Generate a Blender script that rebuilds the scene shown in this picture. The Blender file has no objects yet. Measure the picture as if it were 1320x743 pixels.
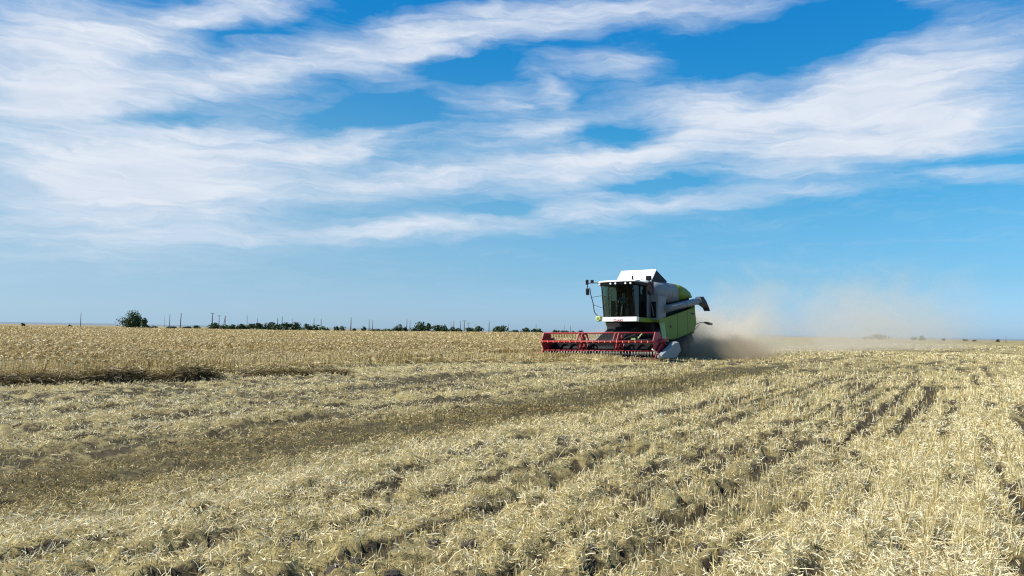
import bpy, bmesh, math, random
import numpy as np
from mathutils import Vector, Matrix

SC = bpy.context.scene
COL = SC.collection
R = math.radians
random.seed(7)
RNG = np.random.default_rng(11)

# ------------------------------------------------------------------ camera
CAM_H = 1.25
cam = bpy.data.cameras.new('camera')
cam.sensor_width = 36.0
cam.lens = 36.0 * 1016.0 / 1320.0
cam.clip_start = 0.1
cam.clip_end = 30000.0
cam_o = bpy.data.objects.new('camera', cam)
COL.objects.link(cam_o)
cam_o.location = (0, 0, CAM_H)
cam_o.rotation_mode = 'QUATERNION'
pitch, roll = R(3.21), R(0.95)
cam_o.rotation_quaternion = (Matrix.Rotation(R(90) + pitch, 4, 'X') @ Matrix.Rotation(roll, 4, 'Z')).to_quaternion()
SC.camera = cam_o

# ------------------------------------------------------------------ sun, exposure
SUN_AZ, SUN_EL = -97.0, 44.0          # degrees from +Y (negative = left of the view), elevation
SC.view_settings.view_transform = 'Standard'
SC.view_settings.look = 'None'
SC.view_settings.exposure = 0.7
SC.view_settings.gamma = 1.0
SC.view_settings.use_curve_mapping = False
SC.cycles.use_denoising = True
SC.cycles.denoising_prefilter = 'NONE'
SC.cycles.denoising_input_passes = 'RGB_ALBEDO_NORMAL'
SC.cycles.filter_width = 1.25
SC.cycles.max_bounces = 8
SC.cycles.volume_bounces = 2
SC.cycles.sample_clamp_indirect = 6.0
S = Vector((math.sin(R(SUN_AZ)) * math.cos(R(SUN_EL)), math.cos(R(SUN_AZ)) * math.cos(R(SUN_EL)), math.sin(R(SUN_EL))))
sun = bpy.data.lights.new('sun', 'SUN')
sun.energy = 5.0
sun.angle = R(0.5)
sun.color = (1.0, 0.95, 0.86)
sun_o = bpy.data.objects.new('sun', sun)
sun_o.rotation_euler = S.to_track_quat('Z', 'Y').to_euler()
COL.objects.link(sun_o)

# ------------------------------------------------------------------ node helpers
class NT:
    def __init__(s, tree):
        s.t = tree; s.n = tree.nodes; s.l = tree.links
    def new(s, typ, **kw):
        n = s.n.new(typ)
        for k, v in kw.items():
            setattr(n, k, v)
        return n
    def put(s, sock, v):
        if isinstance(v, bpy.types.NodeSocket):
            s.l.new(v, sock)
        elif v is not None:
            sock.default_value = v
    def math(s, op, a, b=None, c=None, clamp=False):
        n = s.new('ShaderNodeMath', operation=op); n.use_clamp = clamp
        for i, v in enumerate((a, b, c)):
            s.put(n.inputs[i], v)
        return n.outputs[0]
    def mix(s, fac, a, b, blend='MIX'):
        n = s.new('ShaderNodeMix', data_type='RGBA', blend_type=blend)
        s.put(n.inputs[0], fac)
        for i, v in ((6, a), (7, b)):
            if isinstance(v, (tuple, list)) and len(v) == 3:
                v = (*v, 1)
            s.put(n.inputs[i], v)
        return n.outputs[2]
    def noise(s, vec, scale, detail=4, rough=0.55, dist=0.0, out=0):
        n = s.new('ShaderNodeTexNoise')
        s.put(n.inputs['Vector'], vec)
        n.inputs['Scale'].default_value = scale; n.inputs['Detail'].default_value = detail
        n.inputs['Roughness'].default_value = rough; n.inputs['Distortion'].default_value = dist
        return n.outputs[out]
    def ramp(s, v, a, b, lo=0.0, hi=1.0, smooth=True):
        n = s.new('ShaderNodeMapRange', interpolation_type='SMOOTHSTEP' if smooth else 'LINEAR')
        s.put(n.inputs[0], v)
        for i, x in ((1, a), (2, b), (3, lo), (4, hi)):
            n.inputs[i].default_value = x
        return n.outputs[0]
    def mapping(s, vec, loc=(0, 0, 0), rot=(0, 0, 0), scale=(1, 1, 1), typ='POINT'):
        n = s.new('ShaderNodeMapping', vector_type=typ)
        s.put(n.inputs[0], vec)
        n.inputs[1].default_value = loc; n.inputs[2].default_value = rot; n.inputs[3].default_value = scale
        return n.outputs[0]

# ------------------------------------------------------------------ sky: Nishita under a layer of cirrus streaks
# every streak: azimuth, elevation (deg), half length, half width (deg), tilt (rad), density; then clear gaps (negative)
STROKES = [
    (-24.0, 11.0, 24.0, 9.5, 0.05, 0.34), (-2.0, 13.5, 16.0, 6.5, 0.12, 0.30), (22.0, 14.5, 20.0, 8.0, 0.1, 0.2),
    (-32.72, 16.01, 10.81, 6.34, 0.147, 0.75), (-28.99, 18.47, 7.06, 2.37, 0.266, 0.5), (-23.76, 19.56, 6.43, 2.03, 0.299, 0.75),
    (-18.59, 21.42, 6.48, 1.86, 0.356, 0.7), (-27.8, 15.29, 10.16, 3.21, 0.223, 0.6), (-18.3, 17.61, 10.29, 2.2, 0.199, 0.8),
    (-11.78, 19.91, 9.57, 2.03, 0.186, 0.6), (-8.17, 20.28, 11.14, 2.2, 0.203, 0.8), (1.96, 21.96, 9.5, 2.2, 0.082, 0.8),
    (12.25, 22.59, 11.01, 1.86, 0.016, 0.7), (-4.82, 19.52, 9.31, 1.69, 0.176, 0.35), (-9.59, 17.75, 5.91, 1.18, -0.007, 0.4),
    (-24.64, 10.9, 17.84, 2.88, 0.11, 0.85), (-12.66, 12.78, 9.14, 1.35, 0.158, 0.5), (-21.43, 13.14, 9.0, 1.18, 0.073, 0.35),
    (-30.42, 13.2, 8.12, 2.54, 0.197, 0.35), (-17.59, 9.54, 16.84, 1.86, 0.106, 0.45), (-5.71, 11.19, 11.68, 1.69, 0.132, 0.55),
    (-26.84, 6.58, 14.91, 4.65, 0.062, 0.45), (-9.97, 7.04, 18.79, 1.27, 0.065, 0.6), (-6.51, 7.5, 8.37, 1.02, 0.073, 0.35),
    (-27.13, 8.97, 9.44, 3.38, 0.051, 0.35), (5.07, 12.1, 9.53, 2.88, 0.194, 0.8), (11.56, 13.52, 8.46, 2.54, 0.142, 0.55),
    (13.41, 16.07, 9.65, 2.88, 0.007, 0.5), (23.46, 14.52, 17.45, 5.41, -0.001, 0.8), (27.86, 17.32, 10.99, 3.89, 0.097, 0.7),
    (29.25, 12.87, 8.1, 2.37, -0.019, 0.55), (20.71, 12.4, 7.37, 2.54, 0.029, 0.5), (5.23, 8.91, 9.7, 2.03, 0.115, 0.65),
    (13.99, 9.7, 8.09, 1.18, 0.06, 0.6), (22.43, 9.79, 6.13, 0.76, -0.005, 0.4), (30.62, 10.23, 4.8, 0.85, -0.133, 0.5),
    (6.54, 19.12, 7.33, 1.35, 0.031, 0.45), (2.76, 17.26, 2.87, 1.18, -0.619, 0.45), (2.93, 14.74, 6.96, 1.18, 0.179, 0.5),
    (-0.23, 16.82, 5.77, 1.52, 0.094, 0.35), (7.99, 18.64, 2.7, 1.18, 0.33, 0.3), (28.43, 21.57, 4.37, 1.69, 0.014, 0.3),
    (-2.07, 22.55, 1.31, 0.85, 0.508, 0.2), (-13.42, 19.38, 8.44, 1.52, 0.187, -0.5), (-10.33, 15.28, 7.35, 1.69, 0.134, -0.6),
    (-3.98, 18.87, 6.22, 1.52, 0.148, -0.6), (-24.97, 13.62, 4.96, 0.85, 0.156, -0.4), (8.55, 14.21, 6.89, 1.52, 0.07, -0.75),
    (10.22, 10.87, 7.32, 0.76, 0.053, -0.45), (-0.66, 9.03, 4.64, 0.85, 0.164, -0.5), (-8.1, 13.43, 3.78, 0.85, 0.25, -0.3),
    (26.58, 11.4, 10.97, 1.02, -0.104, -0.35), (20.3, 19.19, 11.97, 3.38, 0.107, -0.5), (18.24, 16.67, 5.61, 1.35, 0.114, -0.2),
    (3.77, 16.87, 2.86, 0.68, 0.152, -0.2), (-20.56, 19.58, 5.65, 0.76, 0.168, -0.2)
]
SKY_STRENGTH = 0.08

def build_world():
    w = bpy.data.worlds.new('World'); SC.world = w; w.use_nodes = True
    g = NT(w.node_tree)
    bg = w.node_tree.nodes['Background']
    sky = g.new('ShaderNodeTexSky', sky_type='NISHITA')
    sky.sun_disc = False
    sky.sun_elevation = R(SUN_EL); sky.sun_rotation = R(SUN_AZ)
    sky.air_density = 1.0; sky.dust_density = 0.6; sky.ozone_density = 2.0
    d = g.new('ShaderNodeTexCoord').outputs['Generated']
    sep = g.new('ShaderNodeSeparateXYZ'); g.put(sep.inputs[0], d)
    x, y, z = sep.outputs
    az = g.math('MULTIPLY', g.math('ARCTAN2', x, y), 57.29578)
    el = g.math('MULTIPLY', g.math('ARCSINE', z), 57.29578)
    comb = g.new('ShaderNodeCombineXYZ'); g.put(comb.inputs[0], az); g.put(comb.inputs[1], el)
    p0 = comb.outputs[0]
    # feathered edges: bend the coordinates with two sizes of stretched noise
    def bend(vec, sx, sy, detail, ax, ay, dist=0.0):
        m = g.mapping(vec, rot=(0, 0, -0.13), scale=(sx, sy, 1))
        n = g.noise(m, 1.0, detail, 0.6, dist, out=1)
        v = g.new('ShaderNodeVectorMath', operation='SUBTRACT'); g.put(v.inputs[0], n); v.inputs[1].default_value = (.5, .5, .5)
        s = g.new('ShaderNodeVectorMath', operation='MULTIPLY_ADD'); g.put(s.inputs[0], v.outputs[0])
        s.inputs[1].default_value = (ax, ay, 0); g.put(s.inputs[2], vec)
        return s.outputs[0]
    p = bend(p0, 0.10, 0.28, 3, 7.0, 2.4)
    p = bend(p, 0.40, 1.3, 4, 2.0, 0.9)
    acc = None
    for (cx, cy, L, W, an, amp) in STROKES:
        m = g.mapping(p, loc=(cx, cy, 0), rot=(0, 0, an), scale=(L, W, 1), typ='TEXTURE')
        gr = g.new('ShaderNodeTexGradient', gradient_type='SPHERICAL'); g.put(gr.inputs[0], m)
        sm = g.ramp(gr.outputs['Fac'], 0.0, 0.95)
        acc = g.math('MULTIPLY_ADD', sm, amp, acc if acc is not None else 0.0)
    # outside the part of the sky the photograph shows: streaks of the same kind
    far = g.noise(g.mapping(p, rot=(0, 0, -0.13), scale=(0.045, 0.16, 1)), 1.0, 3, 0.5)
    outer = g.ramp(far, 0.48, 0.72, 0.0, 0.8)
    off = g.math('MAXIMUM', g.ramp(g.math('ABSOLUTE', az), 40.0, 60.0), g.ramp(el, 25.0, 32.0))
    dens = g.math('ADD', acc, g.math('MULTIPLY', off, outer))
    # fibres
    f1 = g.noise(g.mapping(p, rot=(0, 0, -0.15), scale=(0.14, 1.0, 1)), 1.0, 6, 0.58, 0.5)
    f2 = g.noise(g.mapping(p0, rot=(0, 0, -0.3), scale=(0.5, 1.1, 1)), 1.0, 4, 0.5, 1.2)
    fib = g.math('ADD', g.math('MULTIPLY', g.math('SUBTRACT', f1, 0.5), 1.7), g.math('MULTIPLY', g.math('SUBTRACT', f2, 0.5), 0.45))
    f3 = g.noise(g.mapping(p, rot=(0, 0, -0.2), scale=(0.35, 3.2, 1)), 1.0, 4, 0.6, 0.8)
    fib = g.math('MULTIPLY_ADD', g.math('SUBTRACT', f3, 0.5), 1.0, fib)
    body = g.math('MULTIPLY_ADD', fib, g.ramp(dens, 0.0, 0.5, 0.22, 0.55), dens)
    cov = g.ramp(body, 0.0, 1.15, 0.0, 0.98, smooth=False)
    cov = g.math('MAXIMUM', cov, 0.0)
    low = g.ramp(el, -0.5, 4.5)                       # nothing below the cloud base near the horizon
    cov = g.math('MULTIPLY', cov, low)
    # clear sky: Nishita, deepened with height
    grade = g.new('ShaderNodeValToRGB'); g.put(grade.inputs[0], g.ramp(el, 0.0, 30.0, smooth=False))
    e = grade.color_ramp.elements
    e[0].position = 0.0; e[0].color = (*SKY_GRADE[0][1], 1)
    e[1].position = 1.0; e[1].color = (*SKY_GRADE[-1][1], 1)
    for pos, c in SKY_GRADE[1:-1]:
        k = e.new(pos); k.color = (*c, 1)
    clear = g.mix(1.0, sky.outputs[0], grade.outputs[0], 'MULTIPLY')
    bright = g.new('ShaderNodeVectorMath', operation='SCALE'); g.put(bright.inputs[0], clear); g.put(bright.inputs[3], g.math('MULTIPLY', g.ramp(az, 12.0, -38.0, 1.0, 0.8), 1.96))
    # veil: paler towards the left horizon, where the sun stands
    veil = g.math('MULTIPLY', g.ramp(az, 25.0, -40.0), g.ramp(el, 22.0, 0.0, 0.0, 0.75))
    cl_col = g.mix(g.ramp(f1, 0.3, 0.7), CLOUD_A, CLOUD_B)
    sc_ = g.new('ShaderNodeVectorMath', operation='SCALE'); g.put(sc_.inputs[0], cl_col); sc_.inputs[3].default_value = 1.0 / SKY_STRENGTH
    v_col = g.mix(veil, bright.outputs[0], tuple(c / SKY_STRENGTH for c in VEIL))
    out = g.mix(cov, v_col, sc_.outputs[0])
    g.put(bg.inputs[0], out)
    bg.inputs[1].default_value = SKY_STRENGTH
    w.cycles.sampling_method = 'MANUAL'; w.cycles.sample_map_resolution = 512

# colour of the clear air at elevations of 0 to 30 degrees, as a factor of the Nishita sky (halved)
SKY_GRADE = [(0.0, (.29, .46, .80)), (.05, (.27, .42, .70)), (.127, (.21, .38, .55)), (.27, (.17, .41, .53)),
             (.43, (.075, .425, .56)), (.77, (.03, .425, .67)), (1.0, (.025, .39, .69))]
CLOUD_A, CLOUD_B, VEIL = (0.40, 0.452, 0.53), (0.475, 0.51, 0.568), (0.27, 0.39, 0.49)

build_world()

# ------------------------------------------------------------------ materials
MATS = {}
def principled(name, col, rough=0.6, metal=0.0, spec=0.4, coat=0.0):
    m = bpy.data.materials.new(name); m.use_nodes = True
    b = m.node_tree.nodes['Principled BSDF']
    b.inputs['Base Color'].default_value = (*col, 1); b.inputs['Roughness'].default_value = rough
    b.inputs['Metallic'].default_value = metal; b.inputs['Specular IOR Level'].default_value = spec
    b.inputs['Coat Weight'].default_value = coat
    MATS[name] = m
    return m, NT(m.node_tree), b

def painted(name, col, rough=0.4, dirt=0.3, dirt_col=(0.30, 0.25, 0.17), metal=0.0, coat=0.0, scale=2.5, spec=0.4):
    """a paint or metal with road dust on it: patches by noise, more on faces that look up"""
    m, g, b = principled(name, col, rough, metal, spec, coat)
    oc = g.new('ShaderNodeTexCoord').outputs['Object']
    n1 = g.noise(oc, scale, 6, 0.65); n2 = g.noise(oc, scale * 9, 3, 0.6)
    sep = g.new('ShaderNodeSeparateXYZ'); g.put(sep.inputs[0], g.new('ShaderNodeNewGeometry').outputs['Normal'])
    up = g.math('MULTIPLY', g.math('MAXIMUM', sep.outputs[2], 0.0), 0.25)
    f = g.math('ADD', g.math('MULTIPLY', g.ramp(g.math('MULTIPLY_ADD', n2, 0.25, n1), 0.45, 0.85), dirt), g.math('MULTIPLY', up, dirt), clamp=True)
    g.put(b.inputs['Base Color'], g.mix(f, col, dirt_col))
    g.put(b.inputs['Roughness'], g.math('MULTIPLY_ADD', f, 0.5, rough, clamp=True))
    return m

painted('lime_paint', (0.16, 0.225, 0.007), 0.5, 0.2, (0.21, 0.18, 0.10), spec=0.25)
painted('pale_lime_paint', (0.52, 0.62, 0.24), 0.4, 0.2)
painted('white_paint', (0.80, 0.80, 0.78), 0.4, 0.2, (0.5, 0.44, 0.33), coat=0.1)
painted('grey_paint', (0.19, 0.21, 0.22), 0.5, 0.2, (0.22, 0.20, 0.15), spec=0.3)
painted('light_grey_plastic', (0.24, 0.265, 0.275), 0.55, 0.25, (0.2, 0.18, 0.14), scale=5, spec=0.3)
painted('red_paint', (0.34, 0.010, 0.024), 0.45, 0.22, (0.26, 0.16, 0.10), coat=0.05, scale=4)
painted('dark_metal', (0.014, 0.014, 0.016), 0.7, 0.12, (0.06, 0.05, 0.04), spec=0.15)
painted('black_plastic', (0.009, 0.009, 0.012), 0.5, 0.03, (0.05, 0.045, 0.04), spec=0.12)
painted('rubber', (0.022, 0.021, 0.021), 0.85, 0.35, (0.13, 0.105, 0.075))
painted('steel', (0.55, 0.55, 0.54), 0.35, 0.25, metal=0.8)
painted('pale_plastic', (0.75, 0.72, 0.62), 0.5, 0.1)
principled('lamp_lens', (0.85, 0.86, 0.86), 0.12)
principled('decal_red', (0.30, 0.02, 0.03), 0.5)
principled('amber', (0.55, 0.16, 0.01), 0.25)
principled('seat_cloth', (0.018, 0.018, 0.022), 0.9)
principled('skin', (0.50, 0.28, 0.19), 0.6)
principled('shirt_cloth', (0.12, 0.16, 0.24), 0.9)
principled('trouser_cloth', (0.035, 0.04, 0.06), 0.9)
principled('hair', (0.02, 0.014, 0.01), 0.8)

def glass(name, tint, refl):
    m = bpy.data.materials.new(name); m.use_nodes = True; MATS[name] = m
    g = NT(m.node_tree); m.node_tree.nodes.remove(m.node_tree.nodes['Principled BSDF'])
    tr = g.new('ShaderNodeBsdfTransparent'); tr.inputs[0].default_value = (*tint, 1)
    gl = g.new('ShaderNodeBsdfGlossy'); gl.inputs['Roughness'].default_value = 0.03; gl.inputs[0].default_value = (1, 1, 1, 1)
    fr = g.new('ShaderNodeFresnel'); fr.inputs[0].default_value = 1.45
    mx = g.new('ShaderNodeMixShader'); g.put(mx.inputs[0], g.math('MULTIPLY', fr.outputs[0], refl)); g.put(mx.inputs[1], tr.outputs[0]); g.put(mx.inputs[2], gl.outputs[0])
    g.put(m.node_tree.nodes['Material Output'].inputs[0], mx.outputs[0])
glass('tinted_glass', (0.30, 0.44, 0.40), 0.35)
glass('side_glass', (0.74, 0.92, 0.82), 0.5)

def straw_material(name, rough=0.55, transl=0.25):
    """dry straw: each stalk carries its own colour in the attribute 'own_colour'"""
    m, g, b = principled(name, (0.4, 0.3, 0.15), rough, 0, 0.35)
    at = g.new('ShaderNodeAttribute'); at.attribute_name = 'own_colour'
    g.put(b.inputs['Base Color'], at.outputs['Color'])
    t = g.new('ShaderNodeBsdfTranslucent'); g.put(t.inputs[0], at.outputs['Color'])
    mx = g.new('ShaderNodeMixShader'); mx.inputs[0].default_value = transl
    g.put(mx.inputs[1], b.outputs[0]); g.put(mx.inputs[2], t.outputs[0])
    g.put(m.node_tree.nodes['Material Output'].inputs[0], mx.outputs[0])
straw_material('straw')
straw_material('leaf', 0.5, 0.2)

def bark():
    m, g, b = principled('bark', (0.10, 0.075, 0.05), 0.9)
    oc = g.new('ShaderNodeTexCoord').outputs['Object']
    g.put(b.inputs['Base Color'], g.mix(g.noise(g.mapping(oc, scale=(4, 4, 0.7)), 3, 5), (0.05, 0.037, 0.025), (0.16, 0.125, 0.09)))
bark()
def wood():
    m, g, b = principled('weathered_wood', (0.1, 0.09, 0.08), 0.9)
    oc = g.new('ShaderNodeTexCoord').outputs['Object']
    g.put(b.inputs['Base Color'], g.mix(g.noise(g.mapping(oc, scale=(6, 6, 0.5)), 2, 5), (0.10, 0.105, 0.115), (0.20, 0.20, 0.205)))
wood()
def clod_mat():
    m, g, b = principled('dark_earth', (0.05, 0.04, 0.035), 0.95, 0, 0.2)
    oc = g.new('ShaderNodeTexCoord').outputs['Object']
    g.put(b.inputs['Base Color'], g.mix(g.noise(oc, 14, 6, 0.7), (0.022, 0.018, 0.018), (0.085, 0.068, 0.052)))
clod_mat()

# ------------------------------------------------------------------ object helpers
def tag(o, label=None, cat=None, group=None, kind=None):
    if label: o['label'] = label
    if cat: o['category'] = cat
    if group: o['group'] = group
    if kind: o['kind'] = kind
    return o
def empty(name, loc=(0, 0, 0)):
    o = bpy.data.objects.new(name, None); o.empty_display_size = 0.3; o.location = loc
    COL.objects.link(o)
    return o

class MB:
    """collects shapes; build() links them as ONE mesh object"""
    def __init__(s):
        s.v = []; s.f = []; s.sm = []
    def add(s, verts, faces, smooth=False):
        o = len(s.v); s.v += [tuple(p) for p in verts]
        s.f += [tuple(i + o for i in f) for f in faces]; s.sm += [smooth] * len(faces)
        return s
    def box(s, a, b):
        (x0, y0, z0), (x1, y1, z1) = a, b
        v = [(x0, y0, z0), (x1, y0, z0), (x1, y1, z0), (x0, y1, z0), (x0, y0, z1), (x1, y0, z1), (x1, y1, z1), (x0, y1, z1)]
        return s.add(v, [(0, 3, 2, 1), (4, 5, 6, 7), (0, 1, 5, 4), (1, 2, 6, 5), (2, 3, 7, 6), (3, 0, 4, 7)])
    def hexa(s, lo, hi):
        """two rings of points joined: a loft with caps"""
        n = len(lo)
        return s.add(list(lo) + list(hi), [tuple(range(n))[::-1], tuple(range(n, 2 * n))] + [(i, (i + 1) % n, n + (i + 1) % n, n + i) for i in range(n)])
    def prism(s, poly, axis, a, b):
        """polygon in the two other axes, extruded along axis from a to b"""
        def P(p, t):
            q = list(p); q.insert(axis, t); return tuple(q)
        return s.hexa([P(p, a) for p in poly], [P(p, b) for p in poly])
    def loft(s, rings, smooth=True, cap=True):
        n = len(rings[0]); v = [p for r in rings for p in r]; f = []
        for k in range(len(rings) - 1):
            for i in range(n):
                j = (i + 1) % n
                f.append((k * n + i, k * n + j, (k + 1) * n + j, (k + 1) * n + i))
        o = len(s.v); s.add(v, f, smooth)
        if cap:
            s.f += [tuple(o + i for i in range(n))[::-1], tuple(o + (len(rings) - 1) * n + i for i in range(n))]; s.sm += [False, False]
        return s
    def tube(s, pts, r, n=8, cap=True):
        pts = [Vector(p) for p in pts]
        rr = r if isinstance(r, (list, tuple)) else [r] * len(pts)
        rings = []; up = None
        for i, p in enumerate(pts):
            t = (pts[min(i + 1, len(pts) - 1)] - pts[max(i - 1, 0)]).normalized()
            if up is None:
                up = Vector((0, 0, 1)) if abs(t.z) < 0.9 else Vector((1, 0, 0))
            a = t.cross(up).normalized(); b = a.cross(t).normalized(); up = b
            rings.append([p + rr[i] * (math.cos(2 * math.pi * k / n) * a + math.sin(2 * math.pi * k / n) * b) for k in range(n)])
        return s.loft(rings, True, cap)
    def lathe(s, prof, centre, axis='Y', n=28):
        """profile (radius, offset along axis) turned round the axis"""
        cx, cy, cz = centre; rings = []
        for r, t in prof:
            ring = []
            for k in range(n):
                a = 2 * math.pi * k / n; c, d = r * math.cos(a), r * math.sin(a)
                ring.append({'Y': (cx + c, cy + t, cz + d), 'Z': (cx + c, cy + d, cz + t), 'X': (cx + t, cy + c, cz + d)}[axis])
            rings.append(ring)
        return s.loft(rings, True, True)
    def build(s, name, mat, parent=None, bevel=0.0, seg=2):
        me = bpy.data.meshes.new(name); me.from_pydata(s.v, [], s.f)
        bm = bmesh.new(); bm.from_mesh(me); bmesh.ops.recalc_face_normals(bm, faces=bm.faces); bm.to_mesh(me); bm.free()
        me.polygons.foreach_set('use_smooth', s.sm)
        me.materials.append(MATS[mat])
        o = bpy.data.objects.new(name, me); COL.objects.link(o)
        if parent is not None: o.parent = parent
        if bevel:
            b = o.modifiers.new('bevel', 'BEVEL'); b.width = bevel; b.segments = seg; b.limit_method = 'ANGLE'; b.angle_limit = R(40)
        return o

def np_mesh(name, co, quads, mat, colour=None, tris=None):
    """large mesh from numpy arrays; colour = one rgb per vertex"""
    me = bpy.data.meshes.new(name)
    me.vertices.add(len(co)); me.vertices.foreach_set('co', np.ascontiguousarray(co, np.float32).ravel())
    nq = 0 if quads is None else len(quads); ntri = 0 if tris is None else len(tris)
    idx = np.concatenate(([] if nq == 0 else [quads.ravel()]) + ([] if ntri == 0 else [tris.ravel()])).astype(np.int32)
    me.loops.add(len(idx)); me.loops.foreach_set('vertex_index', idx)
    me.polygons.add(nq + ntri)
    starts = np.concatenate([np.arange(nq) * 4, nq * 4 + np.arange(ntri) * 3]).astype(np.int32)
    me.polygons.foreach_set('loop_start', starts)
    me.update(calc_edges=True)
    if colour is not None:
        a = me.attributes.new('own_colour', 'FLOAT_COLOR', 'POINT')
        c = np.ones((len(co), 4), np.float32); c[:, :3] = colour
        a.data.foreach_set('color', c.ravel())
    for m in (mat if isinstance(mat, (list, tuple)) else [mat]):
        me.materials.append(MATS[m])
    o = bpy.data.objects.new(name, me); COL.objects.link(o)
    return o

# ------------------------------------------------------------------ noise and lay of the land (numpy)
def vnoise(x, y, seed=0):
    xi = np.floor(x).astype(np.int64); yi = np.floor(y).astype(np.int64)
    fx = x - xi; fy = y - yi; fx = fx * fx * (3 - 2 * fx); fy = fy * fy * (3 - 2 * fy)
    def h(i, j):
        n = (i * 374761393 + j * 668265263 + seed * 1442695041) & 0xffffffff
        n = ((n ^ (n >> 13)) * 1274126177) & 0xffffffff
        return ((n ^ (n >> 16)) & 0xffff) / 65535.0
    return (h(xi, yi) * (1 - fx) + h(xi + 1, yi) * fx) * (1 - fy) + (h(xi, yi + 1) * (1 - fx) + h(xi + 1, yi + 1) * fx) * fy
def fbm(x, y, oct=4, seed=0, gain=0.5):
    t = 0; a = 1; s = 0
    for k in range(oct):
        t = t + a * vnoise(x * 2 ** k, y * 2 ** k, seed + k); s += a; a *= gain
    return t / s
def sstep(a, b, x):
    t = np.clip((x - a) / (b - a), 0, 1); return t * t * (3 - 2 * t)
def poly_dist(x, y, pts):
    """distance to a polyline"""
    d = np.full(np.shape(x), 1e9)
    for (ax, ay), (bx, by) in zip(pts[:-1], pts[1:]):
        ux, uy = bx - ax, by - ay; L = ux * ux + uy * uy
        t = np.clip(((x - ax) * ux + (y - ay) * uy) / L, 0, 1)
        d = np.minimum(d, np.hypot(x - ax - t * ux, y - ay - t * uy))
    return d
def left_of(x, y, pts):
    """signed: positive on the left of a polyline that runs away from the viewer, by y"""
    p = np.array(pts); xe = np.interp(y, p[:, 1], p[:, 0])
    sl = (p[-1, 0] - p[-2, 0]) / (p[-1, 1] - p[-2, 1]); s0 = (p[1, 0] - p[0, 0]) / (p[1, 1] - p[0, 1])
    xe = np.where(y > p[-1, 1], p[-1, 0] + (y - p[-1, 1]) * sl, xe)
    xe = np.where(y < p[0, 1], p[0, 0] + (y - p[0, 1]) * s0, xe)
    return xe - x

ROW = R(30.0)
DV = (math.sin(ROW), math.cos(ROW)); NV = (math.cos(ROW), -math.sin(ROW))   # along and across the drilled rows
# the bare wheel lane, thin wheel marks and other dark bands, lines of broken earth, the pale swath of chopped straw
LANE = [(-9.5, -0.5), (-6.6, 3.2), (-3.75, 5.9), (-2.7, 8.4), (-0.2, 12.1), (5.5, 23.3), (9.5, 31.5)]
MARKS = [([(-6.5, 5.2), (-4.8, 7.6), (-3.5, 9.9), (-2.2, 12.5), (0.5, 17.0), (5.0, 25.5)], 0.13),
         ([(6.2, 23.2), (11.9, 35.6), (24, 54), (38.6, 72.6), (109.4, 168.5)], 0.55),
         ([(-4.6, 18.6), (-1.9, 21.6), (1.2, 26.8), (4.6, 30.7)], 0.3), ([(-0.6, 30.2), (4.0, 29.3), (6.5, 31.0)], 0.4), ([(-6.0, 14.5), (-3.4, 17.0), (-0.6, 21.5)], 0.16),
         ([(1.2, 14.0), (3.6, 18.6), (7.4, 25.0)], 0.2), ([(3.4, 12.0), (6.4, 17.4), (11, 25)], 0.16), ([(9.0, 23.0), (17, 35), (30, 52)], 0.3), ([(20, 30), (60, 78), (150, 190)], 0.5),
         ([(-6.4, 16.2), (-2, 22.5), (3.0, 29.2), (9.5, 37.5)], 0.35)]
EARTH = [([(-1.4, 3.2), (-0.9, 4.1), (-0.5, 4.9), (-0.2, 5.4), (0.8, 8.0), (2.5, 11.4), (5.0, 15.8)], 0.10),
         ([(-0.9, 3.6), (-0.3, 4.7), (0.35, 5.9), (1.5, 8.1)], 0.08),
         ([(-0.1, 3.3), (0.5, 4.5), (1.5, 6.3), (2.6, 8.2), (4.6, 11.5)], 0.11),
         ([(0.6, 3.6), (1.25, 4.8), (1.9, 5.9)], 0.10), ([(2.3, 3.6), (2.9, 4.6), (3.6, 5.8)], 0.08),
         ([(1.0, 10.0), (3.2, 13.6), (6.2, 18.4)], 0.12)]
SWATH = [(0.9, 2.6), (1.8, 4.2), (2.7, 5.3), (4.2, 7.6), (6.1, 10.5), (13.7, 21.1), (26, 38)]
SWATH2 = [(-4.5, 2.5), (-2.6, 5.6), (-1.5, 8.0), (0.8, 12.0), (5.0, 18.6)]
# edge of the tall wheat, and edge of the trampled strip in front of it
TALL_EDGE = [(-30, 3.0), (-13.6, 21.1), (-11.0, 24.5), (-8.3, 32.0), (-4.5, 40.0), (-0.5, 46.0), (2.4, 50.0), (30, 93)]
STRIP_EDGE = [(-24, 3.0), (-11.7, 18.6), (-8.4, 20.4), (-6.9, 24.4), (-3.1, 31.8), (1.2, 34.0), (6.9, 35.4), (7.1, 37.2), (2.6, 41.4), (2.4, 50.0), (30, 93)]

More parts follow.
